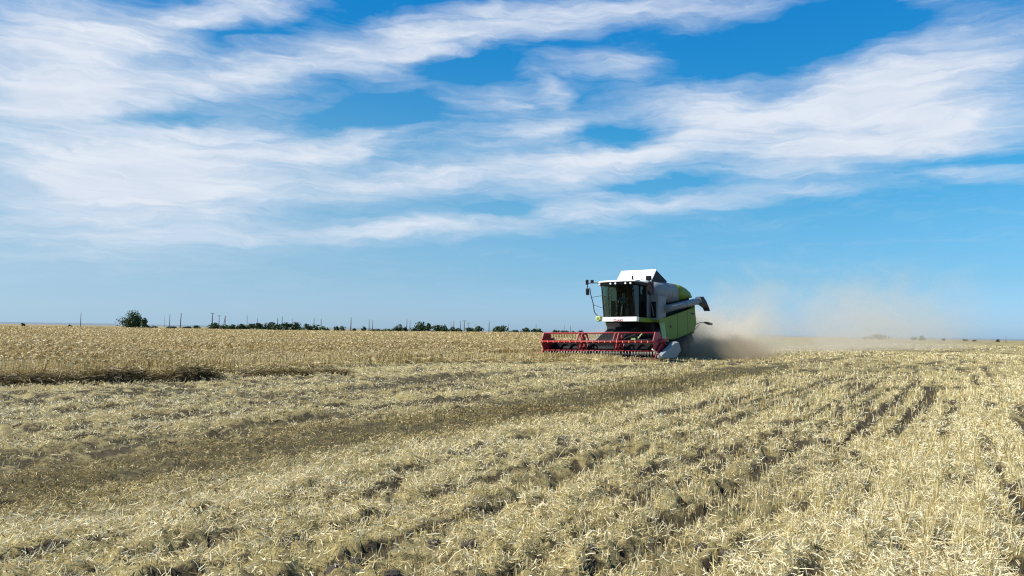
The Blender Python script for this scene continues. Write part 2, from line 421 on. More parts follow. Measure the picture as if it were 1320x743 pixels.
def masks(x, y):
    r = np.hypot(x, y)
    wob = (fbm(x * 0.8, y * 0.8, 3, 5) - 0.5) * 0.7
    lane = 1 - sstep(0.35, 1.35, poly_dist(x + wob * 1.3, y, LANE) * (0.82 - 0.07 * sstep(10, 25, r)))
    lane = lane * (0.75 + 0.25 * sstep(0.3, 0.6, fbm(x * 1.7, y * 1.7, 3, 13)))
    mk = np.zeros_like(x); 
    for pts, w in MARKS:
        br = fbm(x * 0.5, y * 0.5, 3, 9)
        mk = np.maximum(mk, (1 - sstep(w * 0.5, w * 1.5, poly_dist(x + wob * 0.25, y, pts))) * sstep(0.30, 0.55, br))
    ea = np.zeros_like(x)
    br = fbm(x * 4.0, y * 4.0, 3, 21)
    for pts, w in EARTH:
        ea = np.maximum(ea, (1 - sstep(w * 0.35, w * 1.2, poly_dist(x + wob * 0.2, y, pts))) * sstep(0.54, 0.64, br))
    sw = 1 - sstep(0.25, 0.95, poly_dist(x + wob * 0.6, y, SWATH) / (1 + 0.02 * r))
    sw = np.maximum(sw, 0.6 * (1 - sstep(0.2, 1.0, poly_dist(x + wob * 0.6, y, SWATH2))))
    return lane, mk, ea, sw

def in_strip(x, y):
    """trampled, thin crop between the tall wheat and the stubble"""
    wob = (fbm(x * 0.45, y * 0.45, 4, 31) - 0.5) * 2.2
    tall = left_of(x + wob, y, TALL_EDGE)
    p = STRIP_EDGE
    poly = p[:-2]
    strip = left_of(x + wob * 0.8, y, [q for q in p if q != (7.1, 37.2) and q != (2.6, 41.4)])
    return tall, strip

def height(x, y):
    r = np.hypot(x, y); az = np.arctan2(x, y)
    z = 0.6 * np.exp(-((az - 0.02) / 0.17) ** 2) * sstep(110, 300, r)
    z = z + (fbm(x / 9.0, y / 9.0, 2, 3) - 0.5) * 0.06 * sstep(4, 12, r) * (1 - sstep(60, 150, r))
    return z
def streaks(x, y):
    """long stripes along the drilled rows: combed chaff and wheel marks"""
    n = x * NV[0] + y * NV[1]; s = x * DV[0] + y * DV[1]
    n = n + 0.5 * (fbm(x * 0.12, y * 0.12, 2, 61) - 0.5)
    return sstep(0.52, 0.68, fbm(n * 2.3, s * 0.10, 4, 63, 0.6)) * sstep(0.35, 0.55, fbm(n * 0.8, s * 0.25, 2, 65))
def dashes(x, y):
    """short dark gaps strung along the rows"""
    n = x * NV[0] + y * NV[1]; s = x * DV[0] + y * DV[1]
    n = n + 0.35 * (fbm(x * 0.2, y * 0.2, 2, 71) - 0.5); r = np.hypot(x, y)
    line = 0.35 + 0.65 * sstep(0.40, 0.55, vnoise(n * 2.6, s * 0.07, 73))
    q = n / 0.47 + 0.35 * (vnoise(n * 0.9, s * 0.02, 83) - 0.5); cell = np.floor(q); off = np.abs(q - cell - 0.5) * 0.47
    w = 0.022 + 0.0034 * r + 0.035 * (vnoise(s * 2.5, cell * 7.3, 85) - 0.3)
    rows = (1 - sstep(w * 0.6, w * 1.5, off)) * sstep(0.36, 0.52, vnoise(cell * 3.7, s * 0.22, 87) * 0.6 + fbm(s * 2.2, cell * 5.1, 2, 89) * 0.4)
    line = np.maximum(line * 0.7, 0)
    near = np.maximum(0, line * sstep(0.54, 0.64, fbm(n * 8.0, s * 2.6, 3, 75, 0.6)))
    mid = sstep(0.56, 0.66, fbm(n * 3.4, s * 0.5, 3, 79, 0.55)) * sstep(6, 13, r)
    return np.clip(near * (1 - sstep(14, 26, r)) + 0.7 * mid + rows * (1 - 0.5 * sstep(20, 60, r)), 0, 1)
def relief(x, y):
    """small lumps of chaff and earth, only near the viewer"""
    r = np.hypot(x, y)
    lane, mk, ea, sw = masks(x, y)
    n = x * NV[0] + y * NV[1]; s = x * DV[0] + y * DV[1]
    z = (fbm(n * 3.6, s * 1.9, 4, 41) - 0.5) * 0.17 + (fbm(n * 11, s * 9, 3, 43) - 0.5) * 0.12
    z = z - 0.035 * streaks(x, y) - 0.05 * np.clip(dashes(x, y), 0, 1)
    z = z * (1 - 0.5 * lane) + sw * 0.045 * fbm(x * 4, y * 4, 2, 6) - lane * 0.035 - mk * 0.03 - ea * (0.035 + 0.03 * (fbm(x * 11, y * 11, 3, 8) - 0.5))
    return z * (1 - sstep(25, 70, r))
def ground_z(x, y):
    return height(x, y) + relief(x, y)

# ------------------------------------------------------------------ ground sheet
def soil_mat():
    m, g, b = principled('field_ground', (0.2, 0.16, 0.1), 0.95, 0, 0.15)
    at = g.new('ShaderNodeAttribute'); at.attribute_name = 'cover'       # r straw cover, g lane, b bare earth
    sep = g.new('ShaderNodeSeparateColor'); g.put(sep.inputs[0], at.outputs['Color'])
    co, la, ea = sep.outputs[0], sep.outputs[1], sep.outputs[2]
    pos = g.new('ShaderNodeNewGeometry').outputs['Position']
    rows = g.mapping(pos, rot=(0, 0, ROW), scale=(1, 1, 1))
    n1 = g.noise(pos, 7.0, 8, 0.7); n2 = g.noise(g.mapping(rows, scale=(1.0, 0.16, 1)), 2.2, 6, 0.65); n3 = g.noise(g.mapping(rows, scale=(1.0, 0.05, 1)), 0.22, 5, 0.6)
    n4 = g.noise(pos, 55.0, 5, 0.75)
    chaff = g.mix(g.ramp(n1, 0.3, 0.7), (0.14, 0.105, 0.04), (0.38, 0.305, 0.13))
    chaff = g.mix(g.ramp(n4, 0.35, 0.7), chaff, (0.42, 0.36, 0.17))
    chaff = g.mix(g.ramp(n3, 0.35, 0.7, 0.0, 0.5), chaff, (0.17, 0.13, 0.05))
    soil = g.mix(g.noise(pos, 20, 6, 0.7), (0.022, 0.017, 0.011), (0.085, 0.065, 0.035))
    lane = g.mix(g.ramp(n4, 0.3, 0.7), (0.045, 0.036, 0.018), (0.11, 0.09, 0.043))
    far = g.ramp(g.new('ShaderNodeVectorMath', operation='LENGTH').outputs['Value'], 1, 2)
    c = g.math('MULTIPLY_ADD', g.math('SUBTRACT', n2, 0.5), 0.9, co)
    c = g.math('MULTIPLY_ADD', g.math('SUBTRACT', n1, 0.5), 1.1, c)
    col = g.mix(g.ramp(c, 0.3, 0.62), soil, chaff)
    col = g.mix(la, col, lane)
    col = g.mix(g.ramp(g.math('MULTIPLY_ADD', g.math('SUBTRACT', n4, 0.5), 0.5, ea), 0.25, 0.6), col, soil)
    g.put(b.inputs['Base Color'], col)
    bp = g.new('ShaderNodeBump'); bp.inputs['Strength'].default_value = 0.8; bp.inputs['Distance'].default_value = 0.05
    g.put(bp.inputs['Height'], g.math('MULTIPLY_ADD', n1, 0.8, g.math('MULTIPLY', n4, 0.4)))
    g.put(b.inputs['Normal'], bp.outputs[0])
soil_mat()

def build_ground():
    nr = 430
    rad = 1.2 * (9000 / 1.2) ** (np.arange(nr) / (nr - 1))
    a = np.concatenate([np.arange(-48, 48.01, 0.32), np.arange(51, 310, 4.0)])
    a = np.radians(a); na = len(a)
    A, Rr = np.meshgrid(a, rad)
    x = Rr * np.sin(A); y = Rr * np.cos(A)
    z = ground_z(x, y)
    co = np.stack([x, y, z], -1).reshape(-1, 3)
    i, j = np.meshgrid(np.arange(nr - 1), np.arange(na), indexing='ij'); j2 = (j + 1) % na
    q = np.stack([i * na + j, i * na + j2, (i + 1) * na + j2, (i + 1) * na + j], -1).reshape(-1, 4)[:, ::-1]
    co = np.vstack([co, [[0, 0, float(ground_z(np.array([0.0]), np.array([0.0]))[0])]]])
    t = np.stack([np.full(na, len(co) - 1), (np.arange(na) + 1) % na, np.arange(na)], -1)
    o = np_mesh('ground', co, q, 'field_ground', tris=t)
    o.data.polygons.foreach_set('use_smooth', np.ones(len(o.data.polygons), bool))
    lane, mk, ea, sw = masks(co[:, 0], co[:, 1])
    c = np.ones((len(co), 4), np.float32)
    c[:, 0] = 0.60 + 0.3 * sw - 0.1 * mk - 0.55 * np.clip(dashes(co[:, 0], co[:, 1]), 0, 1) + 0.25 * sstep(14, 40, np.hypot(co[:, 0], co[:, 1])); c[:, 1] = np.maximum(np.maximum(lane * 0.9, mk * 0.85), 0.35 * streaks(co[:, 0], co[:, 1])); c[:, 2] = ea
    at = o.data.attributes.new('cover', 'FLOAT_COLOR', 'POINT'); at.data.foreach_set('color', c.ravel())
    tag(o, kind='structure')
build_ground()

# ------------------------------------------------------------------ straw
PAL = np.array([(0.10, 0.068, 0.026), (0.245, 0.172, 0.055), (0.415, 0.308, 0.108), (0.57, 0.452, 0.195), (0.70, 0.595, 0.32), (0.80, 0.725, 0.50)])
def tone(t):
    t = np.clip(t, 0, 0.9999) * (len(PAL) - 1); i = t.astype(int); f = (t - i)[:, None]
    return PAL[i] * (1 - f) + PAL[np.minimum(i + 1, len(PAL) - 1)] * f

def blades(base, tip, width, bend=None, taper=0.5):
    """flat stalks of two quads each; returns vertices and quads"""
    n = len(base); d = tip - base
    rnd = RNG.normal(size=(n, 3)); side = np.cross(d, rnd); side /= np.linalg.norm(side, axis=1, keepdims=True) + 1e-9
    mid = (base + tip) / 2 if bend is None else (base + tip) / 2 + bend
    w = np.asarray(width)[:, None] * 0.5
    co = np.stack([base - side * w, base + side * w, mid - side * w * 0.9, mid + side * w * 0.9, tip - side * w * taper, tip + side * w * taper], 1).reshape(-1, 3)
    k = np.arange(n)[:, None] * 6
    q = np.concatenate([k + np.array([[0, 1, 3, 2]]), k + np.array([[2, 3, 5, 4]])], 1).reshape(-1, 4)
    return co, q

class Straw:
    def __init__(s): s.co = []; s.q = []; s.c = []; s.n = 0
    def add(s, base, tip, width, col, bend=None, taper=0.5):
        if len(base) == 0: return
        co, q = blades(base, tip, width, bend, taper)
        s.co.append(co); s.q.append(q + s.n); s.c.append(np.repeat(col, 6, 0)); s.n += len(co)
    def build(s, name, mat='straw'):
        return np_mesh(name, np.concatenate(s.co), np.concatenate(s.q), mat, np.concatenate(s.c))

def scatter(n, r0, r1, half=R(40), centre=0.0):
    """even over the ring sector r0..r1"""
    r = np.sqrt(RNG.uniform(r0 * r0, r1 * r1, n)); a = RNG.uniform(-half, half, n) + centre
    return r * np.sin(a), r * np.cos(a), r

def scatter_wide(n, r0, r1, back=3.5):
    """the same from a point behind the viewer, so that the cover reaches some metres to either side"""
    x, y, _ = scatter(n, r0 + back, r1 + back, R(43)); y = y - back
    return x, y, np.hypot(x, y)
def build_stubble():
    st = Straw()
    bands = [  # r0, r1, standing, lying
        (1.6, 7.0, 52000, 210000), (7.0, 14.0, 62000, 270000), (14.0, 30.0, 76000, 250000), (30.0, 80.0, 66000, 120000), (80.0, 220.0, 26000, 26000)]
    for r0, r1, ns, nl in bands:
        # standing stubble in drilled rows
        x, y, r = scatter_wide(ns, r0, r1)
        n = x * NV[0] + y * NV[1]; s_ = x * DV[0] + y * DV[1]
        sp = 0.15
        n2 = (np.floor(n / sp) + 0.5) * sp + RNG.normal(0, 0.018, ns)
        n = np.where(r < 16, n2, n)
        x = n * NV[0] + s_ * DV[0]; y = n * NV[1] + s_ * DV[1]
        lane, mk, ea, sw = masks(x, y); tall, strip = in_strip(x, y)
        patch = fbm(x * 0.35, y * 0.35, 3, 77)
        keep = (RNG.random(ns) > ea * 0.85) & (RNG.random(ns) > mk * 0.5) & (tall < 0) & (RNG.random(ns) < 0.35 + 1.1 * patch) & (RNG.random(ns) > 0.5 * streaks(x, y)) & (RNG.random(ns) > 0.75 * np.clip(dashes(x, y), 0, 1))
        x, y, r, lane, patch = x[keep], y[keep], r[keep], lane[keep], patch[keep]; m = len(x)
        z = ground_z(x, y) - 0.01
        h = (0.035 + 0.085 * RNG.random(m) ** 0.8) * (0.55 + 0.9 * patch) * (1 - 0.3 * lane) * np.clip(0.62 + x * 0.12, 0.4, 1.15)
        base = np.stack([x, y, z], 1)
        lean = RNG.normal(0, 0.22, (m, 2)) * h[:, None]
        tip = base + np.stack([lean[:, 0], lean[:, 1], h], 1)
        wd = np.maximum(0.0036 * (0.7 + 0.6 * RNG.random(m)), 0.00062 * r)
        t = np.clip(RNG.normal(0.62, 0.26, m) - 0.40 * lane, 0.02, 1)
        col = tone(t); col = col * (1 - lane[:, None] * np.array([[0.30, 0.22, 0.25]]))
        st.add(base, tip, wd, col, taper=0.8)
        # loose chopped straw
        x, y, r = scatter_wide(nl, r0, r1)
        lane, mk, ea, sw = masks(x, y); tall, strip = in_strip(x, y)
        patch = fbm(x * 1.3, y * 1.3, 3, 57)
        dens = 0.42 + 0.58 * sstep(0.34, 0.58, patch) - 0.85 * np.clip(dashes(x, y), 0, 1) + 0.6 * sw - 0.35 * streaks(x, y) - 0.0 * lane - 0.7 * ea - 0.6 * mk
        keep = (RNG.random(nl) < dens) & (tall < 0)
        x, y, r, lane, sw = x[keep], y[keep], r[keep], lane[keep], sw[keep]; m = len(x)
        z = ground_z(x, y) + RNG.random(m) ** 2 * (0.03 + 0.03 * sw)
        L = (0.016 + 0.045 * RNG.random(m) ** 1.4 + 0.06 * RNG.random(m) ** 12) * (1 - 0.3 * lane) * np.maximum(1, r / 22)
        an = RNG.uniform(0, 2 * math.pi, m); tilt = np.abs(RNG.normal(0.0, 0.5, m))
        base = np.stack([x, y, z + 0.004], 1)
        tip = base + np.stack([np.cos(an) * np.cos(tilt) * L, np.sin(an) * np.cos(tilt) * L, np.sin(np.abs(tilt)) * L * np.minimum(1, 22 / r)], 1)
        wd = np.maximum(0.0040 * (0.6 + 0.8 * RNG.random(m)), 0.00058 * r)
        t = np.clip(RNG.normal(0.80, 0.24, m) + 0.12 * sw - 0.52 * lane + 0.26 * (fbm((x * NV[0] + y * NV[1]) * 0.7, (x * DV[0] + y * DV[1]) * 0.08, 3, 111) - 0.5), 0.03, 1)
        bend = np.stack([np.zeros(m), np.zeros(m), RNG.normal(0.0, 0.08, m) * L * np.minimum(1, 22 / r)], 1)
        st.add(base, tip, wd, tone(t), bend, 0.8)
    o = st.build('stubble')
    tag(o, 'pale straw stubble and chopped straw covering the cut field', 'stubble', kind='stuff')
build_stubble()

def build_wheat():
    st = Straw()
    def stand(x, y, r, hgt, dens_w, t0, tsd, ear=True):
        m = len(x)
        if m == 0: return
        z = height(x, y)
        h = hgt * (0.82 + 0.3 * RNG.random(m))
        base = np.stack([x, y, z], 1)
        an = RNG.uniform(0, 2 * math.pi, m); ln = np.abs(RNG.normal(0, 0.16, m)) * h
        tip = base + np.stack([np.cos(an) * ln + 0.05 * h, np.sin(an) * ln, h], 1)
        wd = np.maximum(0.006, dens_w * r)
        t = np.clip(RNG.normal(t0, tsd, m), 0.03, 1)
        col = tone(t - 0.22 * sstep(0.52, 0.68, fbm(x * 0.22, y * 0.14, 3, 101))) * np.array([[0.92, 0.90, 0.97]])
        st.add(base, tip, wd, col, taper=0.9)
        if ear:
            e = np.stack([np.cos(an) * 0.05 + 0.03, np.sin(an) * 0.05, -0.02 + 0.07 * RNG.random(m)], 1) * np.maximum(1, r / 60)[:, None]
            st.add(tip - 0.2 * e, tip + e, np.maximum(0.013, dens_w * 1.3 * r), tone(np.clip(t + 0.06, 0, 1)) * np.array([[0.92, 0.90, 0.95]]), taper=0.5)
    # tall wheat, nearest band denser
    for r0, r1, n in ((15, 32, 100000), (32, 60, 130000), (60, 120, 84000), (120, 300, 70000)):
        x, y, r = scatter(n, r0, r1, R(28), R(-14))
        tall, strip = in_strip(x, y)
        k = tall > 0.0
        x, y, r, tall = x[k], y[k], r[k], tall[k]
        patch = fbm(x * 0.16, y * 0.10, 3, 91)
        hg = (0.50 + 0.26 * patch) * (0.42 + 0.58 * sstep(0, 6.5, tall + 3 * (fbm(x * 0.3, y * 0.3, 3, 99) - 0.5)))
        stand(x, y, r, hg * 0.83, 0.0007, 0.50, 0.2)
    # trampled strip: short, broken and pale
    for r0, r1, n in ((13, 30, 60000), (30, 46, 50000)):
        x, y, r = scatter(n, r0, r1, R(27), R(-15))
        tall, strip = in_strip(x, y)
        patch = fbm(x * 0.5, y * 0.5, 3, 93)
        k = (tall < 0.2) & (strip > 0) & (RNG.random(n) < 0.15 + 1.3 * sstep(0.35, 0.65, patch)) & (y < 41.5)
        x, y, r, patch = x[k], y[k], r[k], patch[k]
        stand(x, y, r, 0.12 + 0.26 * patch, 0.0006, 0.55, 0.2, False)
        # lodged stalks lying about
        m = len(x); L = 0.25 + 0.2 * RNG.random(m); an = RNG.uniform(0, 6.283, m)
        base = np.stack([x, y, height(x, y) + 0.05 + 0.22 * RNG.random(m) * patch], 1)
        tip = base + np.stack([np.cos(an) * L, np.sin(an) * L, RNG.normal(0, 0.07, m)], 1)
        st.add(base, tip, np.maximum(0.006, 0.0006 * r), tone(np.clip(RNG.normal(0.62, 0.2, m), 0, 1)), taper=0.8)
    # the closed canopy below the ears, out to the trees
    nr = 90; rad = 16 * (330 / 16) ** (np.arange(nr) / (nr - 1)); a = np.radians(np.arange(-50, 13.6, 0.5))
    A, Rr = np.meshgrid(a, rad); x = Rr * np.sin(A); y = Rr * np.cos(A)
    tall, _ = in_strip(x, y)
    inside = tall > 2.0
    z = height(x, y) + np.where(tall > 2.5, 0.28 * sstep(2.0, 8.0, tall) + 0.24 * fbm(x * 0.16, y * 0.10, 3, 91) + (fbm(x * 1.5, y * 1.5, 3, 95) - 0.5) * 0.14, -0.05)
    na = len(a); i, j = np.meshgrid(np.arange(nr - 1), np.arange(na - 1), indexing='ij')
    q = np.stack([i * na + j, (i + 1) * na + j, (i + 1) * na + j + 1, i * na + j + 1], -1).reshape(-1, 4)
    ok = inside.ravel()[q].any(1); q = q[ok]
    co = np.stack([x, y, z], -1).reshape(-1, 3)
    t = np.clip(0.42 + 0.5 * (fbm(x * 0.5, y * 0.3, 4, 97) - 0.5) + 0.35 * (RNG.random(x.shape) - 0.5) + 0.05, 0, 1).ravel()
    st.co.append(co); st.q.append(q + st.n); st.c.append(tone(t) * np.array([[0.92, 0.89, 0.92]])); st.n += len(co)
    o = st.build('wheat_field')
    tag(o, 'standing ripe golden wheat left of the combine, reaching to the far trees', 'wheat', kind='stuff')
build_wheat()

# ------------------------------------------------------------------ combine harvester
# local frame: x forward, y to the machine's left, z up; origin on the ground under the reel
def build_combine():
    O = Vector((4.12, 38.66, 0))
    root = empty('combine_harvester', (4.44, 38.66, -0.02))
    hd = math.atan2(-math.cos(R(34)), -math.sin(R(34)))
    root.rotation_euler = (Matrix.Rotation(hd, 3, 'Z') @ Matrix.Rotation(R(1.0), 3, 'X')).to_euler()
    tag(root, 'green and white combine harvester with red reel cutting the wheat in a cloud of dust', 'combine harvester')
    CY = -0.08                                   # centre line of the body
    def mir(v): return 2 * CY - v

    # --- chassis: dark frame, axles, engine bay below the panels
    m = MB()
    m.prism([(-3.25, 0.85), (-3.25, 1.86), (-8.45, 1.95), (-8.45, 1.35), (-7.2, 0.95), (-5.4, 0.8)], 1, mir(1.22), 1.22)
    m.box((-4.5, mir(0.95), 0.62), (-3.9, 0.95, 0.95))
    m.box((-8.05, mir(0.8), 0.5), (-7.7, 0.8, 0.75)); m.box((-8.0, -0.2, 0.6), (-7.75, 0.1, 1.4))
    m.prism([(-5.3, 0.5), (-5.3, 0.9), (-7.4, 1.0), (-7.2, 0.62)], 1, mir(0.9), 0.9)
    m.build('chassis', 'dark_metal', root, 0.02)
    # --- feeder house
    m = MB()
    m.prism([(-3.3, 1.7), (-3.3, 1.05), (-0.95, 0.30), (-0.85, 0.95), (-2.4, 1.62)], 1, -0.80, 0.60)
    for v in (-0.82, 0.57):
        m.tube([(-3.0, v, 1.0), (-1.2, v, 0.42)], 0.05, 8)
    m.build('feeder_house', 'dark_metal', root, 0.02)

    # --- side panels: big green doors along the flanks
    prof = [(-3.46, 2.16), (-4.45, 2.16), (-8.62, 2.84), (-8.86, 1.93), (-8.5, 1.50), (-7.3, 1.26), (-5.62, 1.01), (-4.75, 1.0), (-3.70, 1.74)]
    for s in (1, -1):
        m = MB(); y0, y1 = (1.40, 1.50) if s > 0 else (mir(1.50), mir(1.40))
        m.prism(prof, 1, y0, y1)
        p = m.build('side_panel', 'lime_paint', root, 0.035, 3)
        yo = 1.503 if s > 0 else mir(1.503)
        MB().box((-8.45, yo - 0.012, 2.42), (-8.0, yo + 0.008, 2.52)).build('lettering_bar', 'black_plastic', p, 0.006)  # plain dark bar in place of unreadable model lettering
        MB().box((-5.1, yo - 0.012, 1.62), (-4.95, yo + 0.012, 1.74)).build('latch', 'black_plastic', p, 0.006)
        for u, z0, z1 in ((-6.0, 1.10, 2.36), (-7.5, 1.34, 2.60)):
            MB().box((u - 0.008, yo - 0.012, z0), (u + 0.008, yo + 0.003, z1)).build('panel_gap', 'dark_metal', p)
    # rear wall and straw chopper
    m = MB(); m.prism([(-8.45, 1.3), (-8.6, 2.8), (-8.95, 3.3), (-9.05, 2.0), (-8.8, 1.35)], 1, mir(1.38), 1.38)
    m.build('rear_wall', 'lime_paint', root, 0.05, 3)
    m = MB(); m.prism([(-8.4, 0.75), (-8.4, 1.5), (-8.95, 1.6), (-9.6, 1.05), (-9.5, 0.85)], 1, mir(1.05), 1.05)
    m.build('straw_chopper', 'dark_metal', root, 0.03)

    # --- upper body: grain tank (grey) and engine hood (green)
    def ring(u, zb, zt, hw, ch=0.42):
        r = []
        for s, k in ((1, 1), (-1, -1)):
            pts = [(hw, zb), (hw, zt - ch), (hw - 0.05, zt - ch * 0.55), (hw - 0.16, zt - ch * 0.2), (hw - 0.42, zt)]
            if s < 0: pts = pts[::-1]
            r += [(u, CY + s * a, b) for a, b in pts]
        return r
    m = MB()
    m.loft([ring(-3.42, 3.05, 3.98, 1.40), ring(-4.2, 3.02, 4.04, 1.42), ring(-5.3, 2.98, 4.08, 1.43), ring(-6.6, 3.15, 4.10, 1.43)], True)
    t = m.build('grain_tank', 'grey_paint', root)
    for u in (-4.1, -4.9, -5.7):                      # pressed ribs of the tank wall
        for yy in (1.338, mir(1.338)):
            MB().box((u - 0.05, yy - 0.012, 3.15), (u + 0.05, yy + 0.012, 3.58)).build('tank_rib', 'grey_paint', t, 0.01)
    m = MB()
    m.loft([ring(-6.62, 3.16, 4.105, 1.435), ring(-7.2, 3.24, 4.10, 1.43), ring(-8.0, 3.33, 4.0, 1.42), ring(-8.55, 3.38, 3.84, 1.40, 0.32), ring(-8.95, 3.42, 3.62, 1.30, 0.15)], True)
    hood = m.build('engine_hood', 'lime_paint', root)
    q = MB(); q.box((-7.6, CY - 0.5, 4.03), (-6.7, CY + 0.5, 4.13)); q.build('air_grille', 'black_plastic', hood, 0.02)
    # recess between tank and side panel: dark core
    m = MB(); m.prism([(-3.44, 1.9), (-3.44, 3.1), (-6.3, 3.2), (-8.6, 3.48), (-8.6, 1.9)], 1, mir(1.18), 1.18)
    m.build('body_core', 'dark_metal', root, 0.02)
    # grey front wall beside the cab, with a flat black panel set on it
    MB().box((-3.50, mir(1.52), 1.98), (-3.40, mir(1.02), 3.36)).build('front_wall', 'grey_paint', root, 0.02)
    m = MB(); m.box((-3.50, 1.02, 1.98), (-3.40, 1.52, 3.36))
    w = m.build('front_wall', 'grey_paint', root, 0.02)
    q = MB(); q.box((-3.42, 1.10, 2.12), (-3.37, 1.40, 2.95)); q.build('dark_panel', 'black_plastic', w, 0.01)
    q = MB(); q.tube([(-3.34, 1.16, 2.85), (-3.34, 1.30, 2.2)], 0.02, 6); q.build('rod', 'grey_paint', w)
    # corner column that houses the unloading elbow
    m = MB(); m.prism([(-3.50, 2.05), (-3.50, 3.26), (-4.40, 3.26), (-4.40, 2.18)], 1, 1.22, 1.53)
    m.build('corner_column', 'grey_paint', root, 0.05, 3)

    # --- unloading auger along the left flank
    m = MB(); m.tube([(-4.2, 1.62, 2.60), (-8.75, 1.66, 3.20)], 0.185, 18)
    m.tube([(-4.30, 1.62, 2.61), (-4.36, 1.62, 2.62)], 0.215, 18); m.tube([(-6.6, 1.64, 2.915), (-6.68, 1.64, 2.926)], 0.205, 18); m.tube([(-8.66, 1.66, 3.19), (-8.75, 1.66, 3.20)], 0.215, 18)
    au = m.build('unloading_auger', 'grey_paint', root)
    m = MB()
    def sq(u, z, a, b, tx, tz, v=1.66):
        return [(u + tx * b, v + a, z + tz * b), (u + tx * b, v - a, z + tz * b), (u - tx * b, v - a, z - tz * b), (u - tx * b, v + a, z - tz * b)]
    m.loft([sq(-8.70, 3.20, .2, .20, -.13, .99), sq(-9.15, 3.24, .2, .24, .35, .93), sq(-9.75, 3.02, .2, .26, .75, .66), sq(-9.98, 2.80, .19, .24, .82, .57)], False)
    m.build('spout', 'black_plastic', au, 0.02)

    # --- tank cover: raised white front flap, dark gussets and canvas behind
    yl, yr = mir(0.86), 0.86
    A, B = (-4.16, 4.10), (-4.72, 4.76)
    cov = MB().hexa([(A[0], mir(0.92) - 0.2, A[1]), (A[0], 0.80, A[1]), (B[0], 0.86, B[1]), (B[0], mir(1.04), B[1])],
                    [(A[0] - 0.05, mir(0.92) - 0.2, A[1] - 0.04), (A[0] - 0.05, 0.80, A[1] - 0.04), (B[0] - 0.05, 0.86, B[1] - 0.04), (B[0] - 0.05, mir(1.04), B[1] - 0.04)]).build('tank_cover', 'white_paint', root, 0.008)
    MB().prism([(-4.25, 4.06), (-4.77, 4.70), (-6.15, 4.18), (-6.15, 4.06)], 1, 0.80, 0.83).build('gusset', 'black_plastic', cov)
    MB().prism([(-4.25, 4.06), (-4.77, 4.70), (-6.15, 4.18), (-6.15, 4.06)], 1, mir(1.0), mir(0.97)).build('gusset', 'black_plastic', cov)
    MB().hexa([(-4.79, mir(1.02), 4.71), (-4.79, 0.83, 4.71), (-6.2, 0.83, 4.2), (-6.2, mir(1.02), 4.2)],
              [(-4.80, mir(1.02), 4.68), (-4.80, 0.83, 4.68), (-6.21, 0.83, 4.17), (-6.21, mir(1.02), 4.17)]).build('rear_flap', 'dark_metal', cov)

    # --- cab, a little to the left of the body's centre line
    CY = 0.12
    cab = MB().box((-3.38, mir(0.98), 2.02), (-1.75, 0.98, 2.14)).build('cab', 'black_plastic', root, 0.02)      # floor
    MB().hexa([(-3.38, mir(0.98), 2.14), (-3.38, 0.98, 2.14), (-3.38, 0.98, 3.8), (-3.38, mir(0.98), 3.8)],
              [(-3.30, mir(0.98), 2.14), (-3.30, 0.98, 2.14), (-3.30, 0.98, 3.8), (-3.30, mir(0.98), 3.8)]).build('rear_panel', 'black_plastic', cab)
    # windscreen: bowed, leaning forward at the top
    yw = 0.79
    def scr(z, uo, n=13):
        out = []
        for i in range(n):
            t = -1 + 2 * i / (n - 1); out.append((uo - 0.12 * abs(t) ** 2.2, CY + t * (yw - 0.0 + 0.08), z))
        return out
    m = MB(); lo, hi = scr(2.15, -1.62), scr(3.80, -1.32); n = len(lo)
    m.add(lo + hi, [(i, i + 1, n + i + 1, n + i) for i in range(n - 1)], True)
    m.build('windscreen', 'tinted_glass', cab)
    for s in (1, -1):
        y = 0.975 if s > 0 else mir(0.975)
        ye = lo[-1][1] if s > 0 else lo[0][1]
        MB().add([(lo[0][0] - 0.04, ye, 2.15), (-3.18, y, 2.15), (-3.18, y, 3.80), (hi[0][0] - 0.04, ye, 3.80)], [(0, 1, 2, 3)]).build('side_window', 'side_glass', cab)
        MB().tube([(lo[0][0] - 0.02, ye, 2.10), (hi[0][0] - 0.02, ye, 3.84)], 0.035, 8).build('front_pillar', 'black_plastic', cab)
        m = MB(); m.box((-3.46, min(y, y + s * 0.05), 2.10), (-3.16, max(y, y + s * 0.05), 3.86)); m.build('rear_pillar', 'grey_paint', cab, 0.015)
        m = MB(); m.tube([(-2.35, y + s * 0.03, 2.14), (-2.30, y + s * 0.03, 3.82)], 0.022, 6); m.tube([(-3.05, y + s * 0.05, 2.75), (-2.9, y + s * 0.05, 2.75)], 0.018, 6)
        m.build('door_frame', 'black_plastic', cab)
    # roof: thin white lid over a dark visor
    def roofpoly(g):
        p = [(-1.18 + g, CY)]
        for t in (0.45, 0.8, 1.0):
            p.append((-1.18 + g - 0.26 * t ** 2.2, CY + t * (1.04 + g)))
        q = [(u, mir(v)) for u, v in p[1:]][::-1]
        return q + p + [(-3.55, CY + 1.02 + g), (-3.55, CY - 1.02 - g)]
    MB().hexa([(u, v, 3.74) for u, v in roofpoly(-0.03)], [(u, v, 3.895) for u, v in roofpoly(-0.005)]).build('visor', 'black_plastic', cab, 0.015)
    MB().hexa([(u, v, 3.897) for u, v in roofpoly(0.02)], [(u - 0.05, CY + (v - CY) * 0.95, 3.975) for u, v in roofpoly(0.0)]).build('cab_roof', 'white_paint', cab, 0.02, 3)
    # work lamps in the visor
    for v in (-0.82, -0.10, 0.18, 0.70, 0.94):
        tt = (v - CY) / 1.04; u = -1.205 - 0.26 * abs(tt) ** 2.2
        m = MB().lathe([(0.05, 0.0), (0.05, 0.03), (0.035, 0.04)], (u, v, 3.80), 'X', 14); m.build('work_lamp', 'lamp_lens', cab)
